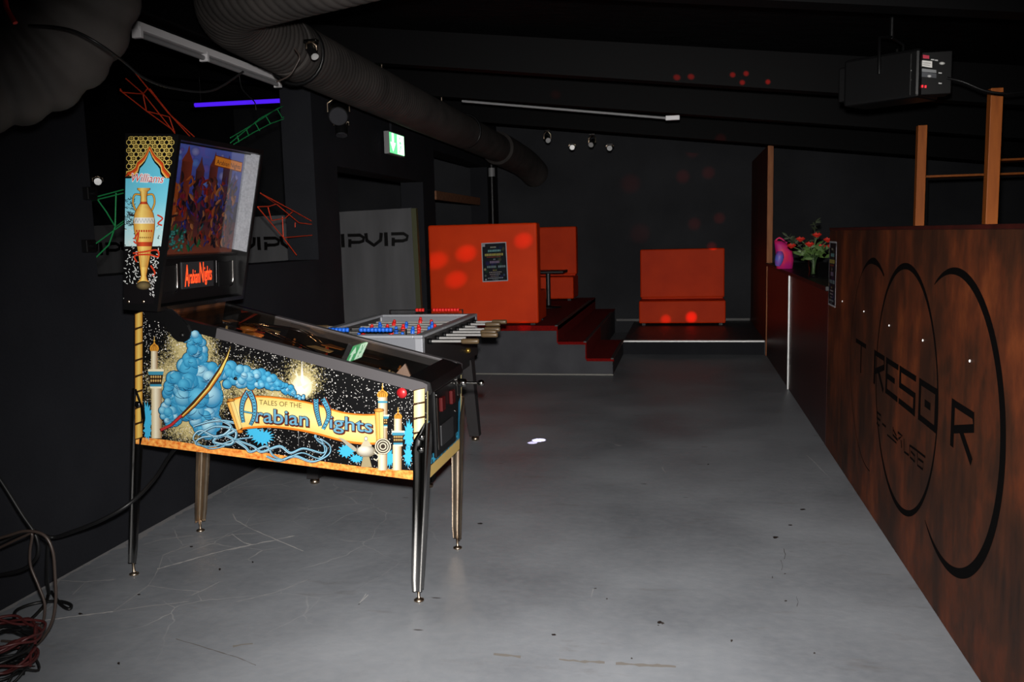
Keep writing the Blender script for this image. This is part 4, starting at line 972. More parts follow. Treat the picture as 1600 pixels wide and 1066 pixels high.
# translite (print behind glass)
GD = .082
m = MB(); m.prism([bf(.30, GD+.004), bf(.965, GD+.004), bf(.965, GD+.012), bf(.30, GD+.012)], BY0+.02, BY1-.02, 'Y'); tl = m.build('translite', 'rail_black', box_)
gp0 = Vector((bf(.30, GD+.004)[0], 0, bf(.30, GD+.004)[1])); gp1 = Vector((bf(.965, GD+.004)[0], 0, bf(.965, GD+.004)[1]))
ta = Decal(lambda u, v: Vector((0, BY0+.02+u*(BY1-BY0-.04), 0))+gp0.lerp(gp1, v), (fdir.y, 0, -fdir.x), 1.5e-5, 2e-4)
ta.strip([(0, 0), (0, .55), (0, 1)], [(1, 0), (1, .55), (1, 1)], rgb(40, 30, 52))
ta.strip([(0, .5), (1, .5)], [(0, 1), (1, 1)], (rgb(50, 52, 120), rgb(88, 104, 190)))
ta.strip([(0, 0), (1, 0)], [(0, .3), (1, .3)], (rgb(120, 60, 42), rgb(70, 34, 44)))
random.seed(8)
for k in range(30): x, y, r_ = random.random(), random.uniform(.6, 1), random.uniform(.02, .06); ta.disc((min(max(x, .06), .94), min(y, .93)), r_, r_*.8, rgb(*random.choice([(150, 150, 200), (90, 130, 200), (110, 90, 170)])), rgb(70, 80, 160), 12)
for x, wd, h, c in ((.12, .12, .72, (150, 70, 30)), (.30, .06, .98, (120, 50, 34)), (.46, .05, .9, (90, 46, 44)), (.62, .05, .96, (110, 48, 40)), (.8, .06, .95, (84, 44, 60)), (.9, .05, .8, (60, 50, 110))):
    ta.strip([(x-wd, .3), (x-wd, h*.85)], [(x+wd, .3), (x+wd, h*.85)], (rgb(*[q_*.7 for q_ in c]), rgb(*c))); ta.poly([(x-wd*1.1, h*.85), (x+wd*1.1, h*.85), (x+wd*.3, h*.93), (x, min(.99, h)), (x-wd*.3, h*.93)], rgb(*c))
for k in range(330):                                            # crowded brush strokes of colour, no figures
    x, y = random.uniform(.05, .95), random.uniform(.05, .70)
    pal = [(150, 40, 26), (170, 84, 36), (70, 40, 110), (40, 52, 130), (120, 30, 50), (176, 110, 64), (26, 22, 34), (30, 24, 30), (50, 30, 30), (96, 50, 34)] if y > .25 or x > .55 else [(40, 104, 62), (44, 96, 104), (120, 60, 40), (130, 76, 50), (26, 56, 50), (30, 20, 22)]
    c = random.choice(pal); a = random.gauss(PI/2, .5); l_ = random.uniform(.02, .055); dx, dy = l_*math.cos(a), l_*math.sin(a); b2 = random.uniform(-.02, .02)
    ta.stroke([(min(max(x-dx, .02), .98), max(y-dy, .02)), (min(max(x+b2, .02), .98), y), (min(max(x+dx, .02), .98), y+dy)], random.uniform(.012, .034), (rgb(*c), rgb(*[q_*.6 for q_ in c])), 4, lambda t: .15+math.sin(PI*t))
for k in range(40): x, y = random.uniform(.1, .36), random.uniform(.03, .22); ta.disc((x, y), .018, .014, rgb(70, 150, 140), rgb(30, 60, 60), 8)
ta.poly([(.60, .83), (.97, .80), (.97, .90), (.60, .93)], rgb(120, 50, 16)); ta.poly([(.61, .838), (.965, .81), (.965, .892), (.61, .92)], rgb(236, 140, 40))
vsx, fsx = text_mesh('Arabian Nights'); xm = max(p[0] for p in vsx)
ta._put([(.63+.32*p[0]/xm, .85+.06*p[1]-.02*p[0]/xm) for p in vsx], fsx, rgb(24, 16, 30))
ta.build('translite_print', 'printed', box_)
gl = MB(); q = [bf(.30, GD-.006), bf(.965, GD-.006)]
gl.add([(q[0][0], BY0+.02, q[0][1]), (q[1][0], BY0+.02, q[1][1]), (q[1][0], BY1-.023, q[1][1]), (q[0][0], BY1-.023, q[0][1])], [[0, 1, 2, 3]]); gl.build('backglass', 'back_glass', box_)
for (v0, v1) in ((.285, .302), (.955, .972)): MB().prism([bf(v0, GD-.03), bf(v1, GD-.03), bf(v1, GD), bf(v0, GD)], BY0+.02, BY1-.02, 'Y').build('glass_trim', 'rail_black', box_)
m = MB(); m.prism([bf(.03, .03), bf(.285, .06), bf(.285, .10), bf(.03, .10)], BY0+.02, BY1-.02, 'Y'); sp = m.build('speaker_panel', 'rail_black', pin)
s0 = Vector((bf(.03, .03)[0], 0, bf(.03, .03)[1])); s1 = Vector((bf(.285, .06)[0], 0, bf(.285, .06)[1])); sn = Vector((fdir.y, 0, -fdir.x))
def spn(u, v, lift=0): return Vector((0, BY0+.02+u*(BY1-BY0-.04), 0))+s0.lerp(s1, v)+sn*lift
m = MB(); q = [spn(.30, .28), spn(.68, .28), spn(.68, .90), spn(.30, .90)]; m.add(q+[a+sn*.004 for a in q], [[0, 1, 2, 3], [4, 5, 6, 7], [0, 1, 5, 4], [1, 2, 6, 5], [2, 3, 7, 6], [3, 0, 4, 7]])
mat('dmd_glass', rgb(40, 40, 42), .25); dsp = m.build('dot_display', 'dmd_glass', sp)
def dmdtext(s, u0, u1, v0, h, off=.012):
    vs, fs = text_mesh(s, off, .12); xa = min(p[0] for p in vs); xb = max(p[0] for p in vs); ya = max(p[1] for p in vs)
    return [spn(u0+(u1-u0)*(p[0]-xa)/(xb-xa), v0+h*p[1]/ya, .0055) for p in vs], fs
m = MB()
for args in (('A', .325, .375, .34, .50), ('rabian', .378, .495, .40, .32), ('N', .50, .555, .40, .48), ('ights', .56, .655, .44, .34)): a, b_ = dmdtext(*args); m.add(a, b_)
m.build('display_lettering', 'dmd_orange', sp)
for u0, u1 in ((.03, .235), (.745, .93)):
    m = MB(); C = [spn(u0, .25, .003), spn(u0, .85, .003), spn(u1, .85, .003), spn(u1, .25, .003)]
    m.add(C+[a+sn*.004 for a in C], [[0, 1, 2, 3], [4, 5, 6, 7], [0, 1, 5, 4], [1, 2, 6, 5], [2, 3, 7, 6], [3, 0, 4, 7]]); g = m.build('speaker_grille', 'black_plastic', sp)
    ux = u1; MB().tube(catmull([spn(ux, .88, .008), spn(ux, .4, .008), spn(ux-.012, .26, .008), spn(ux-.05, .22, .008)], 5), .0035, 8).build('grille_trim', 'chrome', sp)
MB().tube([spn(.715, .35, .005), spn(.715, .9, .005)], .002, 6).build('display_trim', 'steel_brushed', sp)
# backbox side print
def CB(x, y): return at(185+.272*x, 200+.272*y, y=BY0)
ba = Decal(CB, (0, -1, 0)); 
def edge_r(y): return 338-(338-214)*(y-40)/(1050-40)
def edge_l(y): return 42-14*(y-40)/1010
YEL = rgb(232, 204, 110)
ba.poly([(46, 48), (edge_r(48)-10, 52), (edge_r(300)-12, 300), (43, 300)], rgb(16, 13, 10))
ba_rings = []
for r_ in range(9):
    for c in range(12):
        x = 48+c*27+(13.5 if r_ % 2 else 0); y = 60+r_*23
        if x < edge_r(y)-22 and x > 52:
            ba_rings.append((x, y))
for x, y in ba_rings:
    P = []
    for k in range(8): q = PI*k/4+.39; P.append((min(max(x+17*math.cos(q), 47), edge_r(y)-11), min(max(y+15*math.sin(q), 50), 292)))
    ba.stroke(P, 2.8, YEL, closed=True)
for x, y in ba_rings[::2]: ba.stroke([(max(x-15, 47), y), (min(x+15, edge_r(y)-11), y)], 2.6, rgb(200, 170, 84)); ba.stroke([(x, max(y-13, 50)), (x, y+13)], 2.6, rgb(200, 170, 84))
def arch(k, b):
    P = [(42, 274+b), (44, 246), (72, 238), (96, 220), (106, 190), (128, 174), (146, 158), (163, 132), (182, 96), (203, 134), (222, 158), (246, 176), (264, 194), (270, 222), (290, 244), (304, 258), (302, 288+b)]
    cx, cy = 175, 300
    return [((x if i in (0, 1, 15, 16) and k == 0 else cx+(x-cx)*(1-k*.0078)), y+k*1.12) for i, (x, y) in enumerate(P)]
for k, c in ((0, rgb(20, 14, 8)), (3, rgb(240, 200, 96)), (7, rgb(60, 20, 8)), (9, rgb(206, 70, 26)), (20, rgb(240, 150, 60)), (25, rgb(250, 220, 130)), (28, rgb(16, 14, 12))):
    ba.poly(arch(k, 0)+[(302, 292), (42, 280)], c)
SKY = rgb(104, 204, 232)
ba.poly(arch(37, 0)+[(285, 290), (55, 290)], SKY)
# the sky below the arch, fading to pale
xs = [(290, 0), (420, .3), (560, .7), (680, 1)]
L_ = [(edge_l(y)+4, y) for y, _ in xs]; R_e = [(edge_r(y)-13, y) for y, _ in xs]; n_ = len(xs)
cl = [(104, 204, 232), (120, 208, 232), (170, 222, 232), (200, 226, 228)]
ba._put(L_+R_e, [[i, i+1, n_+i+1, n_+i] for i in range(n_-1)], [rgb(*c) for c in cl]*2)
# dark foliage speckle
random.seed(17)
for k in range(420):
    y = 560+random.random()**.8*430; x = random.uniform(edge_l(y)+6, edge_r(y)-16); r_ = random.uniform(3, 8)
    if y < 700 and 95 < x < 225: continue
    c = rgb(14, 12, 14) if random.random() < (.62 if y < 720 else .5) else rgb(225, 228, 226)
    a = random.uniform(0, PI); ba.stroke([(x-r_*math.cos(a), y-r_*math.sin(a)), (x+r_*math.cos(a), y+r_*math.sin(a))], random.uniform(2.5, 5), c)
for k in range(60):
    y = random.uniform(400, 560); x = random.uniform(46, 96); ba.stroke([(x-8, y-5), (x, y+4), (x+8, y-4)], 3, rgb(30, 26, 30), 3)
# golden vase wound with a red ribbon (a plain stand-in ornament)
def lathe2(P, cols):
    for i in range(len(P)-1):
        (x0, w0, ya), (x1, w1, yb) = P[i], P[i+1]
        ba._put([(x0-w0, ya), (x0-w0*.3, ya), (x0+w0, ya), (x1-w1, yb), (x1-w1*.3, yb), (x1+w1, yb)], [[0, 1, 4, 3], [1, 2, 5, 4]], [cols[0], cols[1], cols[2]]*2)
V = [(150, 34, 345), (150, 36, 354), (150, 20, 366), (150, 16, 400), (150, 18, 430), (150, 34, 456), (151, 52, 490), (152, 60, 535), (153, 58, 580), (154, 50, 630), (154, 40, 690), (153, 30, 750), (151, 20, 810), (150, 14, 850), (149, 20, 870), (148, 34, 888), (148, 36, 902)]
for sg in (-1, 1): ba.stroke([(150+sg*16, 385), (150+sg*52, 384), (150+sg*62, 430), (150+sg*44, 478)], 12, rgb(60, 36, 12), 6); ba.stroke([(150+sg*16, 385), (150+sg*52, 384), (150+sg*62, 430), (150+sg*44, 478)], 7, rgb(226, 166, 66), 6)
lathe2([(x, w_+3, y) for x, w_, y in V], (rgb(60, 36, 12),)*3); lathe2(V, (rgb(206, 142, 50), rgb(250, 218, 120), rgb(190, 122, 44)))
lathe2([(152, 57, 515), (153, 57, 550)], (rgb(210, 205, 190), rgb(250, 250, 244), rgb(200, 190, 170)))
lathe2([(150, 18, 424), (150, 22, 438)], (rgb(150, 40, 24), rgb(220, 84, 44), rgb(130, 34, 20))); lathe2([(154, 45, 655), (154, 41, 680)], (rgb(150, 40, 24), rgb(220, 84, 44), rgb(130, 34, 20)))
ba.stroke([(98+k*9, 522 if k % 2 else 543) for k in range(13)], 3.5, rgb(60, 110, 140))
for k in range(7): ba.disc((110+k*14, 592), 5, 7, rgb(190, 60, 34), n=10); ba.disc((118+k*11.5, 630), 3.4, 5, rgb(120, 70, 24), n=8)
for k in range(5): ba.stroke([(130+k*11, 700), (138+k*6.5, 800)], 2, rgb(150, 92, 36))
for P in ([(95, 640), (120, 600), (110, 660), (92, 650)], [(88, 720), (150, 712), (225, 702), (232, 740), (180, 728), (100, 734), (110, 770)], [(228, 500), (258, 520), (232, 548), (256, 560)], [(190, 790), (214, 830), (200, 850)]): ba.stroke(P, 9, rgb(200, 60, 34), 6)
ba.poly([(36, 900), (edge_r(900)-14, 900), (edge_r(1000)-12, 1010), (36, 1010)], rgb(14, 12, 14)); 
for k in range(40): x, y = random.uniform(180, 212), random.uniform(840, 985); ba.stroke([(x-3, y-4), (x+3, y+4)], 3, rgb(225, 225, 225))
ba.disc((150, 905), 44, 26, rgb(120, 104, 70), rgb(20, 16, 14), 18)
for off, c in ((.05, rgb(255, 250, 248)), (-.004, rgb(205, 20, 40))): ba.text('Williams', (84, 308), (266, 316), 46, c, off, .35)
ba.build('side_print', 'printed_backbox', box_)
for x in (60, 145):
    p = CB(x, 998); MB().lathe([(0, .004), (.008, .004), (.010, 0), (.007, -.006), (0, -.007)], (p.x, BY0, p.z), 12, 'Y').build('hinge_bolt', 'chrome_worn', box_)
# hinge arm
hp = [C3(x, y) for x, y in ((150, 62), (235, 66), (270, 98), (305, 140), (320, 175), (312, 202), (292, 216), (264, 214), (240, 196), (200, 132), (160, 88))]
m = MB(); m.prism([(p.x, p.z) for p in hp], YL-.012, YL-.004, 'Y'); hg = m.build('hinge_arm', 'rail_black', pin)
p = C3(283, 184); MB().lathe([(0, .003), (.010, .003), (.012, 0), (.008, -.007), (0, -.008)], (p.x, YL-.012, p.z), 14, 'Y').build('hinge_bolt', 'black_metal', hg)

# ================================================================ table football
FX0, FX1, FY0, FY1, FZ = -2.24, -1.485, 4.75, 6.10, .92
fb = thing('foosball_table', 'table football with red and blue players behind the pinball machine', 'football table', ((FX0+FX1)/2, (FY0+FY1)/2, 0))
cx_ = (FX0+FX1)/2
for x0, x1, y0, y1, nm in ((FX0, FX0+.03, FY0, FY1, 'side_board'), (FX1-.03, FX1, FY0, FY1, 'side_board'), (FX0+.03, FX1-.03, FY0, FY0+.03, 'end_board'), (FX0+.03, FX1-.03, FY1-.03, FY1, 'end_board')):
    MB().box(x0, y0, FZ-.30, x1, y1, FZ-.018, .003).build(nm, 'foos_side' if nm == 'side_board' else 'foos_grey', fb)
for x0, x1, y0, y1 in ((FX0-.004, FX0+.05, FY0-.004, FY1+.004), (FX1-.05, FX1+.004, FY0-.004, FY1+.004), (FX0+.05, FX1-.05, FY0-.004, FY0+.05), (FX0+.05, FX1-.05, FY1-.05, FY1+.004)):
    MB().box(x0, y0, FZ-.018, x1, y1, FZ, .004).build('rim', 'foos_rim', fb)
for x in (FX0, FX1-.04):
    for y in (FY0, FY1-.04): MB().box(x-.003, y-.003, FZ-.16, x+.043, y+.043, FZ-.019, .003).build('corner_bracket', 'foos_rim', fb)
MB().box(FX0+.03, FY0+.03, FZ-.15, FX1-.03, FY1-.03, FZ-.135).build('pitch', 'foos_field', fb)
MB().box(FX0+.02, FY0+.02, FZ-.36, FX1-.02, FY1-.02, FZ-.30, .003).build('cabinet_floor', 'foos_side', fb)
for sx, x in ((-1, FX0+.06), (1, FX1-.06)):
    for sy, y in ((-1, FY0+.10), (1, FY1-.12)):
        m = MB(); rings = [(x, y, FZ-.32, .05), (x+sx*.045, y+sy*.03, .035, .036)]; vs = []
        for (a, b_, z, h) in rings: vs += [(a-h, b_-h, z), (a+h, b_-h, z), (a+h, b_+h, z), (a-h, b_+h, z)]
        m.add(vs, [[0, 1, 2, 3], [4, 5, 6, 7]]+[[i, (i+1) % 4, 4+(i+1) % 4, 4+i] for i in range(4)]); lg_ = m.build('leg', 'foos_side', fb)
        MB().lathe([(0, 0), (.028, 0), (.028, .02), (.012, .024), (.012, .036), (0, .036)], (x+sx*.045, y+sy*.03, 0), 14).build('foot', 'chrome_worn', lg_)
# player figure, shared mesh; origin on the rod
def player_mesh(mt):
    m = MB(); m.sphere((0, 0, .028), .0115, 8); m.lathe([(0, .02), (.014, .018), (.017, .008), (.015, -.012), (.012, -.02), (0, -.022)], (0, 0, 0), 8)
    m.box(-.012, -.009, -.058, .012, .009, -.018, .004); m.box(-.011, -.014, -.072, .011, .012, -.056, .003)
    o = m.build('player', mt, None, None, origin=(0, 0, 0)); me = o.data; bpy.data.objects.remove(o); return me
PM = {'R': player_mesh('player_red'), 'B': player_mesh('player_blue')}
m = MB(); m.lathe([(0, 0), (.013, 0), (.016, .01), (.016, .095), (.013, .105), (0, .105)], (0, 0, 0), 12, 'X'); _o = m.build('h', 'handle_brown', origin=(0, 0, 0)); HM = _o.data; bpy.data.objects.remove(_o)
ZR = FZ-.05
random.seed(5)
for k, (team, n) in enumerate((('B', 1), ('B', 2), ('R', 3), ('B', 5), ('R', 5), ('B', 3), ('R', 2), ('R', 1))):
    y = FY0+.12+k*(FY1-FY0-.24)/7; right = team == 'R' or k in (0, 3); sh_ = random.uniform(-.06, .09)
    hx = (FX1+.17+sh_) if right else (FX0-.17+sh_)
    x0 = FX0-.10+sh_ if right else FX0-.17+sh_; x1 = FX1+.17+sh_ if right else FX1+.13+sh_
    rod = MB().tube([(x0, y, ZR), (x1, y, ZR)], .008, 8).build('rod', 'steel_bright', fb)
    off = LOCS[fb.name]
    h = bpy.data.objects.new('handle', HM); COL.objects.link(h); h.parent = rod
    h.location = Vector((hx if right else hx-.105, y, ZR))-off
    sp_ = .56/(n if n > 1 else 2)
    for j in range(n):
        o = bpy.data.objects.new('player', PM[team]); COL.objects.link(o); o.parent = rod
        o.location = Vector((cx_+(j-(n-1)/2)*sp_+sh_*.5, y, ZR))-off; o.rotation_euler = (random.uniform(-.5, .5), 0, 0)
    for x in (FX0-.012, FX1+.012): MB().lathe([(0, -.012), (.017, -.012), (.017, .012), (0, .012)], (x, y, ZR), 12, 'X').build('bearing', 'black_plastic', rod)
for y, mt, groups in ((FY0+.02, 'player_blue', ((-2.06, 6), (-1.86, 9))), (FY1-.02, 'player_red', ((-1.93, 3), (-1.80, 9)))):
    MB().tube([(FX0+.1, y, FZ+.03), (FX1-.1, y, FZ+.03)], .003, 6).build('score_wire', 'chrome', fb)
    for x in (FX0+.1, FX1-.1): MB().box(x-.004, y-.004, FZ, x+.004, y+.004, FZ+.034).build('wire_post', 'black_metal', fb)
    for gx, n in groups:
        for j in range(n): MB().lathe([(0, -.010), (.012, -.010), (.0145, 0), (.012, .010), (0, .010)], (gx+j*.0225, y, FZ+.03), 10, 'X').build('score_bead', mt, fb)
p = at(729, 548, x=FX1); MB().lathe([(0, 0), (.02, 0), (.018, .02), (.008, .03), (0, .03)], (FX1, min(p.y, FY1-.2), p.z), 14, 'X').build('coin_knob', 'gold', fb)

# ================================================================ ducts
def duct(name, label, pts, r, parts=True, rib=.012, pitch=.055, red=False, n=28):
    P = catmull(pts, 24); L = [0]
    for a, b_ in zip(P[:-1], P[1:]): L.append(L[-1]+(b_-a).length)
    tot = L[-1]; N = int(tot/(pitch/6)); Q = []; j = 0
    for k in range(N+1):
        s = tot*k/N
        while j < len(L)-2 and L[j+1] < s: j += 1
        t = (s-L[j])/max(1e-9, L[j+1]-L[j]); Q.append(P[j].lerp(P[j+1], t))
    rr = r if callable(r) else (lambda t: r)
    low = min(P, key=lambda p: p.z)
    t_ = thing(name, label, 'duct', tuple(low), 'black ventilation ducts under the ceiling')
    MB().tube(Q, lambda t: rr(t)+rib*(abs(math.sin(PI*t*tot/pitch))**.7-.5), n).build('hose', 'duct', t_)
    return t_, Q
dk, Qd = duct('air_duct', 'long straight black ribbed duct running to the back above the left wall',
     [(-2.235, 4.74, 2.585), (-2.24, 5.2, 2.575), (-2.24, 7, 2.56), (-2.24, 9.2, 2.55), (-2.23, 11.0, 2.53), (-2.18, 12.0, 2.47), (-2.12, 12.5, 2.36)], lambda t: .168 if t < .74 else .20, rib=.003, pitch=.05)
for y in (4.9, 8.9):
    m = MB(); m.tube([(-2.24+.172*math.cos(q*PI/12), y, 2.565+.172*math.sin(q*PI/12)) for q in range(24)], .012, 6, closed=True); m.build('clamp_ring', 'black_metal', dk)
for y in (6.41, 8.06):
    MB().tube([(-2.24, y, 2.72), (-2.24, y, 2.80)], .006, 6).build('hanger', 'chrome_worn', dk)
de, _ = duct('air_duct', 'black ribbed duct curving across the top of the frame from the long one', [(-2.235, 4.72, 2.585), (-2.235, 4.4, 2.60), (-2.18, 4.08, 2.597), (-2.02, 3.8, 2.60), (-1.75, 3.6, 2.58), (-1.4, 3.42, 2.57), (-1.0, 3.3, 2.58), (-.5, 3.25, 2.58)], .165, rib=.006)
df, _ = duct('air_duct', 'fat black ribbed duct elbow in the upper left corner', [(-2.48, 1.6, 2.04), (-2.42, 2.0, 2.0), (-2.30, 2.3, 2.02), (-2.13, 2.5, 2.09), (-2.00, 2.58, 2.22), (-1.94, 2.60, 2.40), (-1.93, 2.60, 2.72)], .205, rib=.022, pitch=.085)
MB().tube([at(px, py, y=2.32) for px, py in ((8, 0), (10, 12), (18, 26), (24, 36))], .008, 6).build('red_tie', 'tape_red', df)

# ================================================================ lamps and ceiling fittings
a, b_ = at(213, 44, x=-2.70), at(438, 129, x=-2.70)
lt = thing('batten_lamp', 'white unlit fluorescent batten along the top of the wide opening', 'lamp', ((a.x+b_.x)/2, (a.y+b_.y)/2, a.z))
MB().box(XL+.012, a.y, a.z-.005, XL+.07, b_.y, a.z+.035, .004).build('housing', 'white_plastic', lt)
MB().tube([(XL+.045, a.y+.03, a.z-.024), (XL+.045, b_.y-.03, a.z-.024)], .014, 12).build('tube', 'grey_plastic', lt)
for y in (a.y+.02, (a.y+b_.y)/2-.15, b_.y-.02): MB().box(XL+.02, y-.012, a.z-.044, XL+.072, y+.012, a.z+.012, .003).build('tube_holder', 'white_plastic', lt)
YU = 7.9
a, b_ = at(302, 164.5, y=YU), at(455, 156.5, y=YU)
ut = thing('blacklight_tube', 'glowing violet blacklight tube hanging in the side room', 'lamp', tuple((a+b_)/2))
MB().tube([a, b_], .020, 14).build('tube', 'violet_tube', ut)
for p in (a, b_): MB().box(p.x-.02, YU-.025, p.z-.025, p.x+.02, YU+.03, p.z+.03, .004).build('end_cap', 'black_plastic', ut)
for t in (.08, .92): p = a.lerp(b_, t); MB().tube([p+Vector((0, 0, .02)), (p.x, YU, zc(p.x)-.24)], .004, 6).build('wire', 'cable_black', ut)
# tube along the roof, with white end
a, b_, c_ = at(722, 158, y=7.93), at(1040, 184.5, y=7.93), at(1062, 185.5, y=7.93)
ct = thing('ceiling_tube', 'thin dark tube lamp with a white end cap under the sloping ceiling', 'lamp', tuple(b_))
MB().tube([a, b_], .012, 8).build('tube', 'grey_plastic', ct)
MB().box(b_.x, b_.y-.02, b_.z-.022, c_.x, b_.y+.02, b_.z+.018, .004).build('end_cap', 'white_plastic', ct)
# exit sign
xs_ = thing('exit_sign', 'lit green and white emergency exit sign hanging by the left wall', 'sign', (-2.68, 8.02, 2.26))
MB().box(-2.735, 7.80, 2.262, -2.685, 8.24, 2.468, .003).build('housing', 'grey_plastic', xs_)
sgd = MB(); sgd.box(-2.6845, 7.812, 2.272, -2.680, 8.228, 2.458).build('face', 'sign_green', xs_)
sw_ = Decal(lambda y, z: Vector((-2.680, y, z)), (1, 0, 0))
sw_.poly([(7.865, 2.455), (7.925, 2.455), (7.925, 2.37), (7.975, 2.37), (7.895, 2.285), (7.82, 2.37), (7.865, 2.37)], (1, 1, 1, .99)); sw_.poly([(8.02, 2.275), (8.22, 2.275), (8.22, 2.455), (8.02, 2.455)], (1, 1, 1, .99))
sw_.build('pictogram', 'sign_white', xs_)
sg2 = Decal(lambda y, z: Vector((-2.680, y, z)), (1, 0, 0), start=8e-4)
sg2.disc((8.10, 2.425), .013, .013, (1, 1, 1, .99), n=14); sg2.stroke([(8.10, 2.405), (8.115, 2.36), (8.10, 2.325), (8.075, 2.29)], .018, (1, 1, 1, .99)); sg2.stroke([(8.115, 2.36), (8.15, 2.33), (8.15, 2.295)], .016, (1, 1, 1, .99)); sg2.stroke([(8.075, 2.37), (8.105, 2.395), (8.14, 2.375)], .014, (1, 1, 1, .99))
sg2.build('running_figure', 'sign_green', xs_)
for y in (7.95,): MB().box(-2.72, y-.02, 2.468, -2.70, y+.02, 2.72).build('hanger', 'wall_paint', xs_)

# small spotlights
def spotlight(label, base, aim, up, L=.14, r=.045, lens='lens_clear', group='small spotlights under the roof'):
    """base: fixing point; hangs down by up; aim: direction of the can"""
    base = Vector(base); t = thing('spotlight', label, 'spotlight', tuple(base), group); c = base-Vector((0, 0, up)); d = Vector(aim).normalized()
    MB().box(base.x-.035, base.y-.02, base.z-.012, base.x+.035, base.y+.02, base.z, .003).build('clamp', 'chrome', t)
    s = d.cross(Vector((0, 0, 1))).normalized()*(r+.008)
    MB().tube([c+s, c+s+Vector((0, 0, up*.5)), base+Vector((0, 0, -.01)), c-s+Vector((0, 0, up*.5)), c-s], .006, 6).build('yoke', 'chrome_worn', t)
    MB().tube([c-d*L*.5, c-d*L*.42, c+d*L*.4, c+d*L*.5], lambda u: r*(.62 if u < .1 else .9+.1*u), 16).build('can', 'black_metal', t)
    MB().tube([c+d*L*.5, c+d*(L*.5+.006)], r*.9, 16).build('lens', lens, t)
for px, py, Y, aim, lb in ((855, 203, 9.93, (.35, -1, -.5), 'small spotlight farthest left in the row under the rear beam'), (925, 209, 9.93, (-.2, -1, -.6), 'small spotlight second in the row under the rear beam'),
                           (894, 224, 9.93, (.1, -1, -.3), 'lower spotlight hanging between the row under the rear beam'), (953, 225, 9.93, (0, -1, -.3), 'spotlight farthest right under the rear beam')):
    p = at(px, py, y=Y); spotlight(lb, (p.x, Y, p.z), aim, .10 if py < 215 else .035, .10, .032)
p = at(524, 148, y=6.45); spotlight('larger dark spotlight fixed high beside the wide opening', (p.x+.02, 6.45, p.z), (.35, -1, -.55), .13, .2, .075, 'lens_dark')
p = at(533, 186, y=6.6); spotlight('dark spotlight pointing down below the larger one', (p.x, 6.6, p.z), (.1, -.3, -1), .05, .16, .05, 'lens_dark')
p = at(486, 62, y=4.3); spotlight('small black clip spotlight on the long duct', (p.x, 4.3, p.z), (.6, -.4, -1), .05, .09, .022)

p = at(152, 274, y=8.0); spotlight('small bright spotlight far off in the side room left of the backbox', (p.x, 8.0, p.z), (.75, -1, -.15), .06, .12, .04)
# effect light on the right with its lettered rear panel
EY = 4.8
def ep_(px, py, y=EY): return at(px, py, y=y)
ca, cb = ep_(1425, 88), ep_(1482, 142)
el = thing('effect_light', 'black disco effect light with a lettered control panel hanging on the right', 'effect light', (ca.x, EY, 2.2))
FV = Vector((-.80, .60, 0)); SV = Vector((.60, .80, 0))*-1       # long axis of the housing, sideways axis
cen = Vector((ca.x-.06, EY+.18, 2.24)); M3e = Matrix((FV, FV.cross(Vector((0, 0, 1))) , Vector((0, 0, 1)))).transposed()
MB().obox(cen, (.40, .24, .24), M3e, .015).build('housing', 'black_metal', el)
MB().obox(cen+FV*.215, (.05, .20, .18), M3e, .01).build('lens_hood', 'black_plastic', el)
MB().obox(cen+FV*.242, (.006, .16, .13), M3e).build('lens', 'red_led', el)
pc = (ca+cb)/2; pw, ph = abs(cb.x-ca.x)+.02, abs(ca.z-cb.z)+.03
MB().box(pc.x-pw/2, EY-.012, pc.z-ph/2, pc.x+pw/2, EY+.10, pc.z+ph/2, .004).build('rear_panel', 'black_plastic', el)
pd = Decal(lambda x, y: ep_(x, y, EY-.012), (0, -1, 0))
pd.poly([(1442, 85.5), (1452, 87), (1452, 92), (1442, 91)], rgb(190, 60, 80)); pd.poly([(1440, 94), (1456.5, 96), (1456.5, 106), (1440, 103.5)], rgb(220, 218, 214))
pd.poly([(1440.5, 107), (1463, 109.5), (1463, 114), (1440.5, 112)], rgb(130, 132, 134)); pd.poly([(1440, 112.5), (1463, 115), (1463, 122), (1440, 120)], rgb(78, 80, 84))
for x, y, wd in ((1441.5, 98, 13), (1441.5, 101, 11)): pd.stroke([(x, y), (x+wd, y+1.2)], .6, rgb(70, 70, 74))
pd.disc((1452, 119), 4, 2.6, rgb(210, 210, 210), rgb(40, 40, 44)); pd.disc((1472, 99), 5, 2.6, rgb(220, 220, 215), rgb(60, 60, 60))
for x, y in ((1426, 110), (1434, 112), (1426, 125), (1469, 114), (1469, 130), (1457, 93), (1463, 94)): pd.stroke([(x-2.5, y), (x+2.5, y+.4)], 1.8, rgb(190, 190, 190))
pd.build('panel_print', 'printed', el)
for k, (x, y) in enumerate(((1436, 133.5), (1441, 135), (1446, 135.5))): MB().box(*(ep_(x, y, EY-.013)-Vector((.004, .004, .006))), *(ep_(x, y, EY-.013)+Vector((.004, 0, .006)))).build('display_digit', 'red_led', el)
br = [cen+SV*.13+Vector((0, 0, .02)), cen+SV*.14+Vector((0, 0, .2)), Vector((cen.x, cen.y, 2.46)), cen-SV*.14+Vector((0, 0, .2)), cen-SV*.13+Vector((0, 0, .02))]
MB().tube(br, .009, 6).build('bracket', 'black_metal', el)
MB().tube([(cen.x, cen.y, 2.45), (cen.x, cen.y, zc(cen.x)+.01)], .012, 8).build('mounting_stem', 'black_metal', el)
sl_ = at(1401, 88, y=EY+.1); MB().box(sl_.x-.004, EY+.09, sl_.z-.035, sl_.x+.004, EY+.1, sl_.z+.035).build('strap', 'chrome', el)
cc = MB(); P = [ep_(1480, 122, EY-.02), ep_(1505, 128, EY-.05), ep_(1540, 142, EY-.06), ep_(1575, 146, EY-.05), ep_(1625, 140, EY), ep_(1700, 128, EY)]
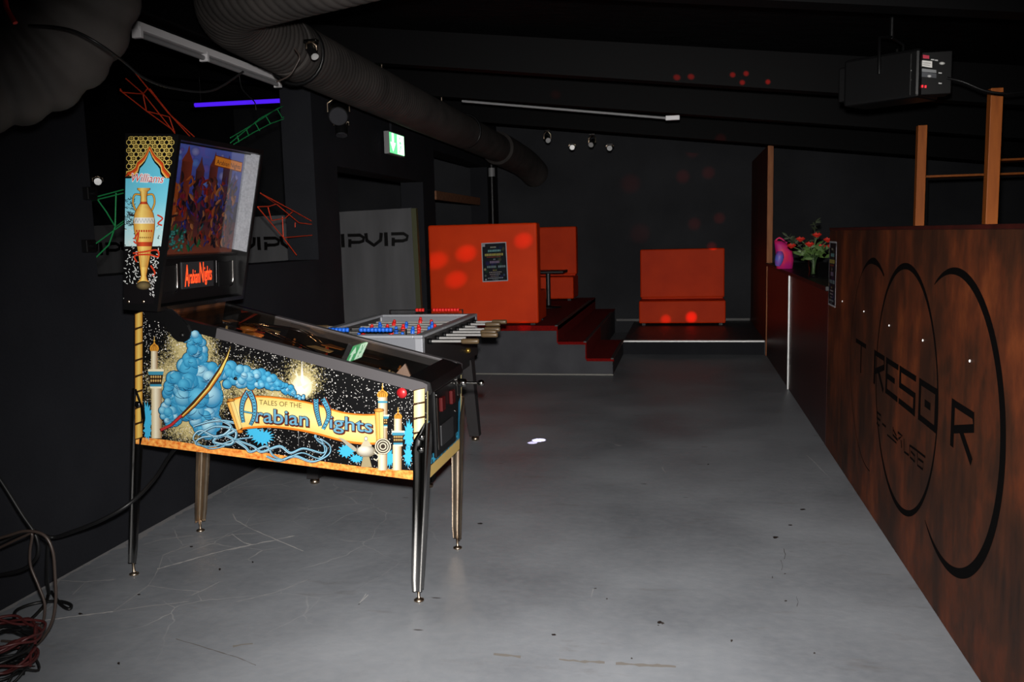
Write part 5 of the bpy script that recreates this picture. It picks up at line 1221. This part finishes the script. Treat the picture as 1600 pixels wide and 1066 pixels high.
tag(cc.tube(catmull(P, 6), .006, 8).build('power_cable', 'cable_black', origin=tuple(P[3])), 'thin black cable running right from the disco effect light', 'cable')

# red light dots thrown by the effect light
LENS = cen+FV*.26
def dot(px, py, x=None, y=None, z=None, I=1.0, ang=2.0, col=(1, .02, .01)):
    p = at(px, py, x=x, y=y, z=z); d = (p-LENS).length
    spot('red_beam', LENS+(p-LENS).normalized()*.03, p, I*d*d*38.0, math.radians(ang), col, 1.0, .002)
for px, py, I in ((683, 407, .75), (729, 396, .9), (713, 437, .85), (818, 376, .8)): dot(px, py, y=8.98, I=I, ang=2.6)
dot(820, 510, y=8.95, I=1.0, ang=1.8)
for px, py, I, an in ((985, 287, .22, 2.6), (1067, 276, .36, 1.8), (1107, 270, .36, 1.7), (1085, 350, .36, 1.7), (1124, 341, .5, 1.5), (1082, 236, .3, 1.8), (1000, 365, .2, 2.6), (1112, 386, 1.0, 1.3)): dot(px, py, y=YB, I=I, ang=an)
dot(1080, 496, y=12.28, I=1.4, ang=1.5); dot(1040, 500, y=12.28, I=.7, ang=1.4)
for px, py in ((1058, 123), (1080, 122), (1145, 119), (1166, 117), (1160, 131), (1200, 130)):
    dot(px, py-2, y=6.348, I=20, ang=1.9)
dot(785, 150, y=9.0, I=.5, ang=1.6)
# stray white light patch on the floor
pf0 = at(842, 688, z=0); spot('floor_beam', (pf0.x+.35, pf0.y+.9, 2.45), pf0, 2600, math.radians(2.3), (.80, .72, 1), .35, .003)
pf1 = at(832, 692, z=0); spot('floor_beam', (pf0.x+.35, pf0.y+.9, 2.45), pf1, 1600, math.radians(1.6), (.80, .72, 1), .35, .003)

# ================================================================ string nets across the wide opening
def c2p(x, y): return (120+x*340/954, 80+y*380/1066)
def c1p(x, y): return (360+x*320/898, 120+y*380/1066)
def net(label, lines, fn, mt, X):
    P0 = at(*fn(*lines[0][0]), x=X); t = thing('string_net', label, 'string net', tuple(P0), 'stretched elastic cord nets in the wide opening')
    for L in lines:
        random.seed(len(L)+int(L[0][0])); P = [at(*fn(*q), x=X) for q in L]
        MB().tube(P, .0038, 6).build('cord', mt, t)
net('orange elastic cord net above the pinball backbox', [[(245, 82), (400, 270), (515, 375)], [(215, 120), (290, 185), (430, 360)], [(320, 165), (415, 285), (500, 378)], [(190, 165), (200, 180), (290, 188), (312, 162)], [(190, 172), (305, 262), (430, 352)], [(290, 188), (305, 262), (405, 288)], [(405, 288), (430, 360)]], c2p, 'cord_orange', -3.25)
net('green elastic cord net at the upper right of the wide opening', [[(0, 290), (130, 182), (285, 100)], [(15, 296), (100, 245), (175, 206), (285, 166)], [(285, 100), (285, 166)], [(30, 258), (38, 286)], [(70, 230), (80, 258), (100, 245)], [(108, 202), (128, 236)], [(155, 172), (176, 206)], [(205, 140), (225, 178), (285, 166)], [(0, 268), (110, 202), (205, 140), (285, 105)]], c1p, 'cord_green', -2.98)
net('green elastic cord net at the left edge of the wide opening', [[(62, 645), (205, 607)], [(62, 655), (92, 650), (205, 622)], [(172, 622), (168, 770)], [(92, 652), (130, 705), (168, 770), (205, 745)], [(75, 850), (205, 755)], [(80, 908), (140, 850), (168, 770)]], c2p, 'cord_green', -2.93)
net('orange elastic cord net right of the pinball backbox', [[(132, 510), (280, 590), (384, 648)], [(120, 570), (170, 568), (202, 558), (132, 510)], [(165, 572), (180, 630), (240, 620), (272, 592)], [(120, 572), (232, 705), (360, 695), (384, 650)], [(228, 612), (232, 705)], [(202, 558), (300, 640), (384, 650)], [(232, 705), (290, 782)], [(284, 640), (284, 660)]], c1p, 'cord_orange', -2.80)
for (x, y) in ((45, 625), (40, 855)):
    p = at(*c2p(x, y), x=XL); tag(MB().box(XL-.02, p.y-.03, p.z-.03, XL+.03, p.y+.035, p.z+.03, .004).tube([(XL+.03, p.y, p.z), (XL+.05, p.y, p.z)], .012, 8).build('net_bracket', 'black_metal', origin=(XL, p.y, p.z)), ('upper' if y < 700 else 'lower')+' black bracket at the left edge of the wide opening', 'bracket')

# ================================================================ cables
def cable(name, label, pix, mt, r, dflt):
    P = []
    for q in pix:
        k = dict(dflt); 
        if len(q) > 2: k = q[2]
        P.append(at(q[0], q[1], **k))
    C = catmull(P, 7); low = min(C, key=lambda p: p.z)
    for c in C: c.z = max(c.z, r+.001)
    return tag(MB().tube(C, r, 8).build(name, mt, origin=(low.x, low.y, max(0, low.z-r))), label, 'cable', 'cables at the lower left')
Z0 = dict(z=.008)
cable('cable', 'black power cable sagging from under the pinball machine along the wall', [(278, 696, dict(y=3.5)), (262, 716, dict(y=3.4)), (240, 750, dict(y=3.25)), (205, 785, dict(y=3.1)), (160, 812), (110, 832), (80, 840), (50, 830, dict(y=2.95)), (20, 838, dict(y=2.85)), (-40, 868, dict(y=2.7))], 'cable_black', .008, dict(y=3.05))
cable('cable', 'pale brown cable loop hanging in front of the dark wall', [(-30, 850), (10, 838), (40, 830), (68, 836), (82, 860), (86, 900), (87, 940), (80, 975), (60, 1005), (30, 1025), (8, 1040)], 'cable_brown', .0055, dict(y=2.62))
cable('cable', 'thinner brown cable loop left of the pale one', [(-30, 870), (12, 850), (38, 838), (50, 835), (47, 860), (48, 885), (60, 915), (70, 945), (66, 975), (50, 995), (28, 1012), (5, 1030)], 'cable_brown', .005, dict(y=2.66))
cable('cable', 'black cable curling on the floor beside the wall', [(75, 850, dict(y=2.8)), (73, 900, dict(y=2.85)), (76, 930, Z0), (70, 945, Z0), (45, 970, Z0), (25, 972, Z0), (25, 955, Z0), (55, 943, Z0), (90, 940, Z0), (110, 945, Z0), (108, 952, Z0), (95, 945, Z0), (80, 925, Z0)], 'cable_black', .007, Z0)
cable('cable', 'black cable hanging down the wall into the bundle', [(-10, 735), (10, 765), (35, 805), (55, 835), (60, 860), (52, 878), (30, 892), (-10, 900)], 'cable_black', .007, dict(y=2.75))
random.seed(9)
for k, (mt, lb) in enumerate((('cable_black', 'black coil in the tangle of cables at the lower left corner'), ('cable_red', 'dark red coil in the tangle of cables at the lower left corner'), ('cable_black', 'larger black coil lying over the tangled cables'), ('cable_red', 'thin red loop on top of the tangled cables'))):
    c = at(-5, 1035, z=.06); P = []
    for j in range(40):
        q = j*.55; r_ = .07+.05*random.random()+.012*k; P.append((c.x+r_*math.cos(q)*1.1, c.y+r_*math.sin(q), .012+.042*k+.035*random.random()))
    for p in P: pass
    P = [(x, y, max(z, .012)) for x, y, z in P]
    tag(MB().tube(catmull(P, 5), .005, 6).build('cable_coil', mt, origin=(c.x, c.y, .006)), lb, 'cable', 'tangled cables at the lower left')
# loose cables in the roof by the batten lamp
cable2 = [('thin black cable drooping beside the violet tube', [(398, 82), (375, 100), (374, 118), (378, 138), (388, 150), (398, 160), (400, 172)], 5.2), ('thin cable across the fat duct elbow', [(45, 40), (85, 42), (120, 50), (160, 72), (195, 98), (225, 122), (270, 138), (330, 142), (380, 112)], 2.3), ('thin pale cable arching from the upper duct', [(432, 128), (452, 118), (464, 100), (468, 88), (460, 75)], 4.15)]
for lb, P, Y in cable2:
    Q = [at(x, y, y=Y+(.0 if 'elbow' not in lb else .0035*max(0, x-150))) for x, y in P]
    tag(MB().tube(catmull(Q, 6), .004, 6).build('loose_cable', 'cable_brown' if 'pale' in lb else 'cable_black', origin=tuple(Q[0])), lb, 'cable', 'loose cables under the roof')
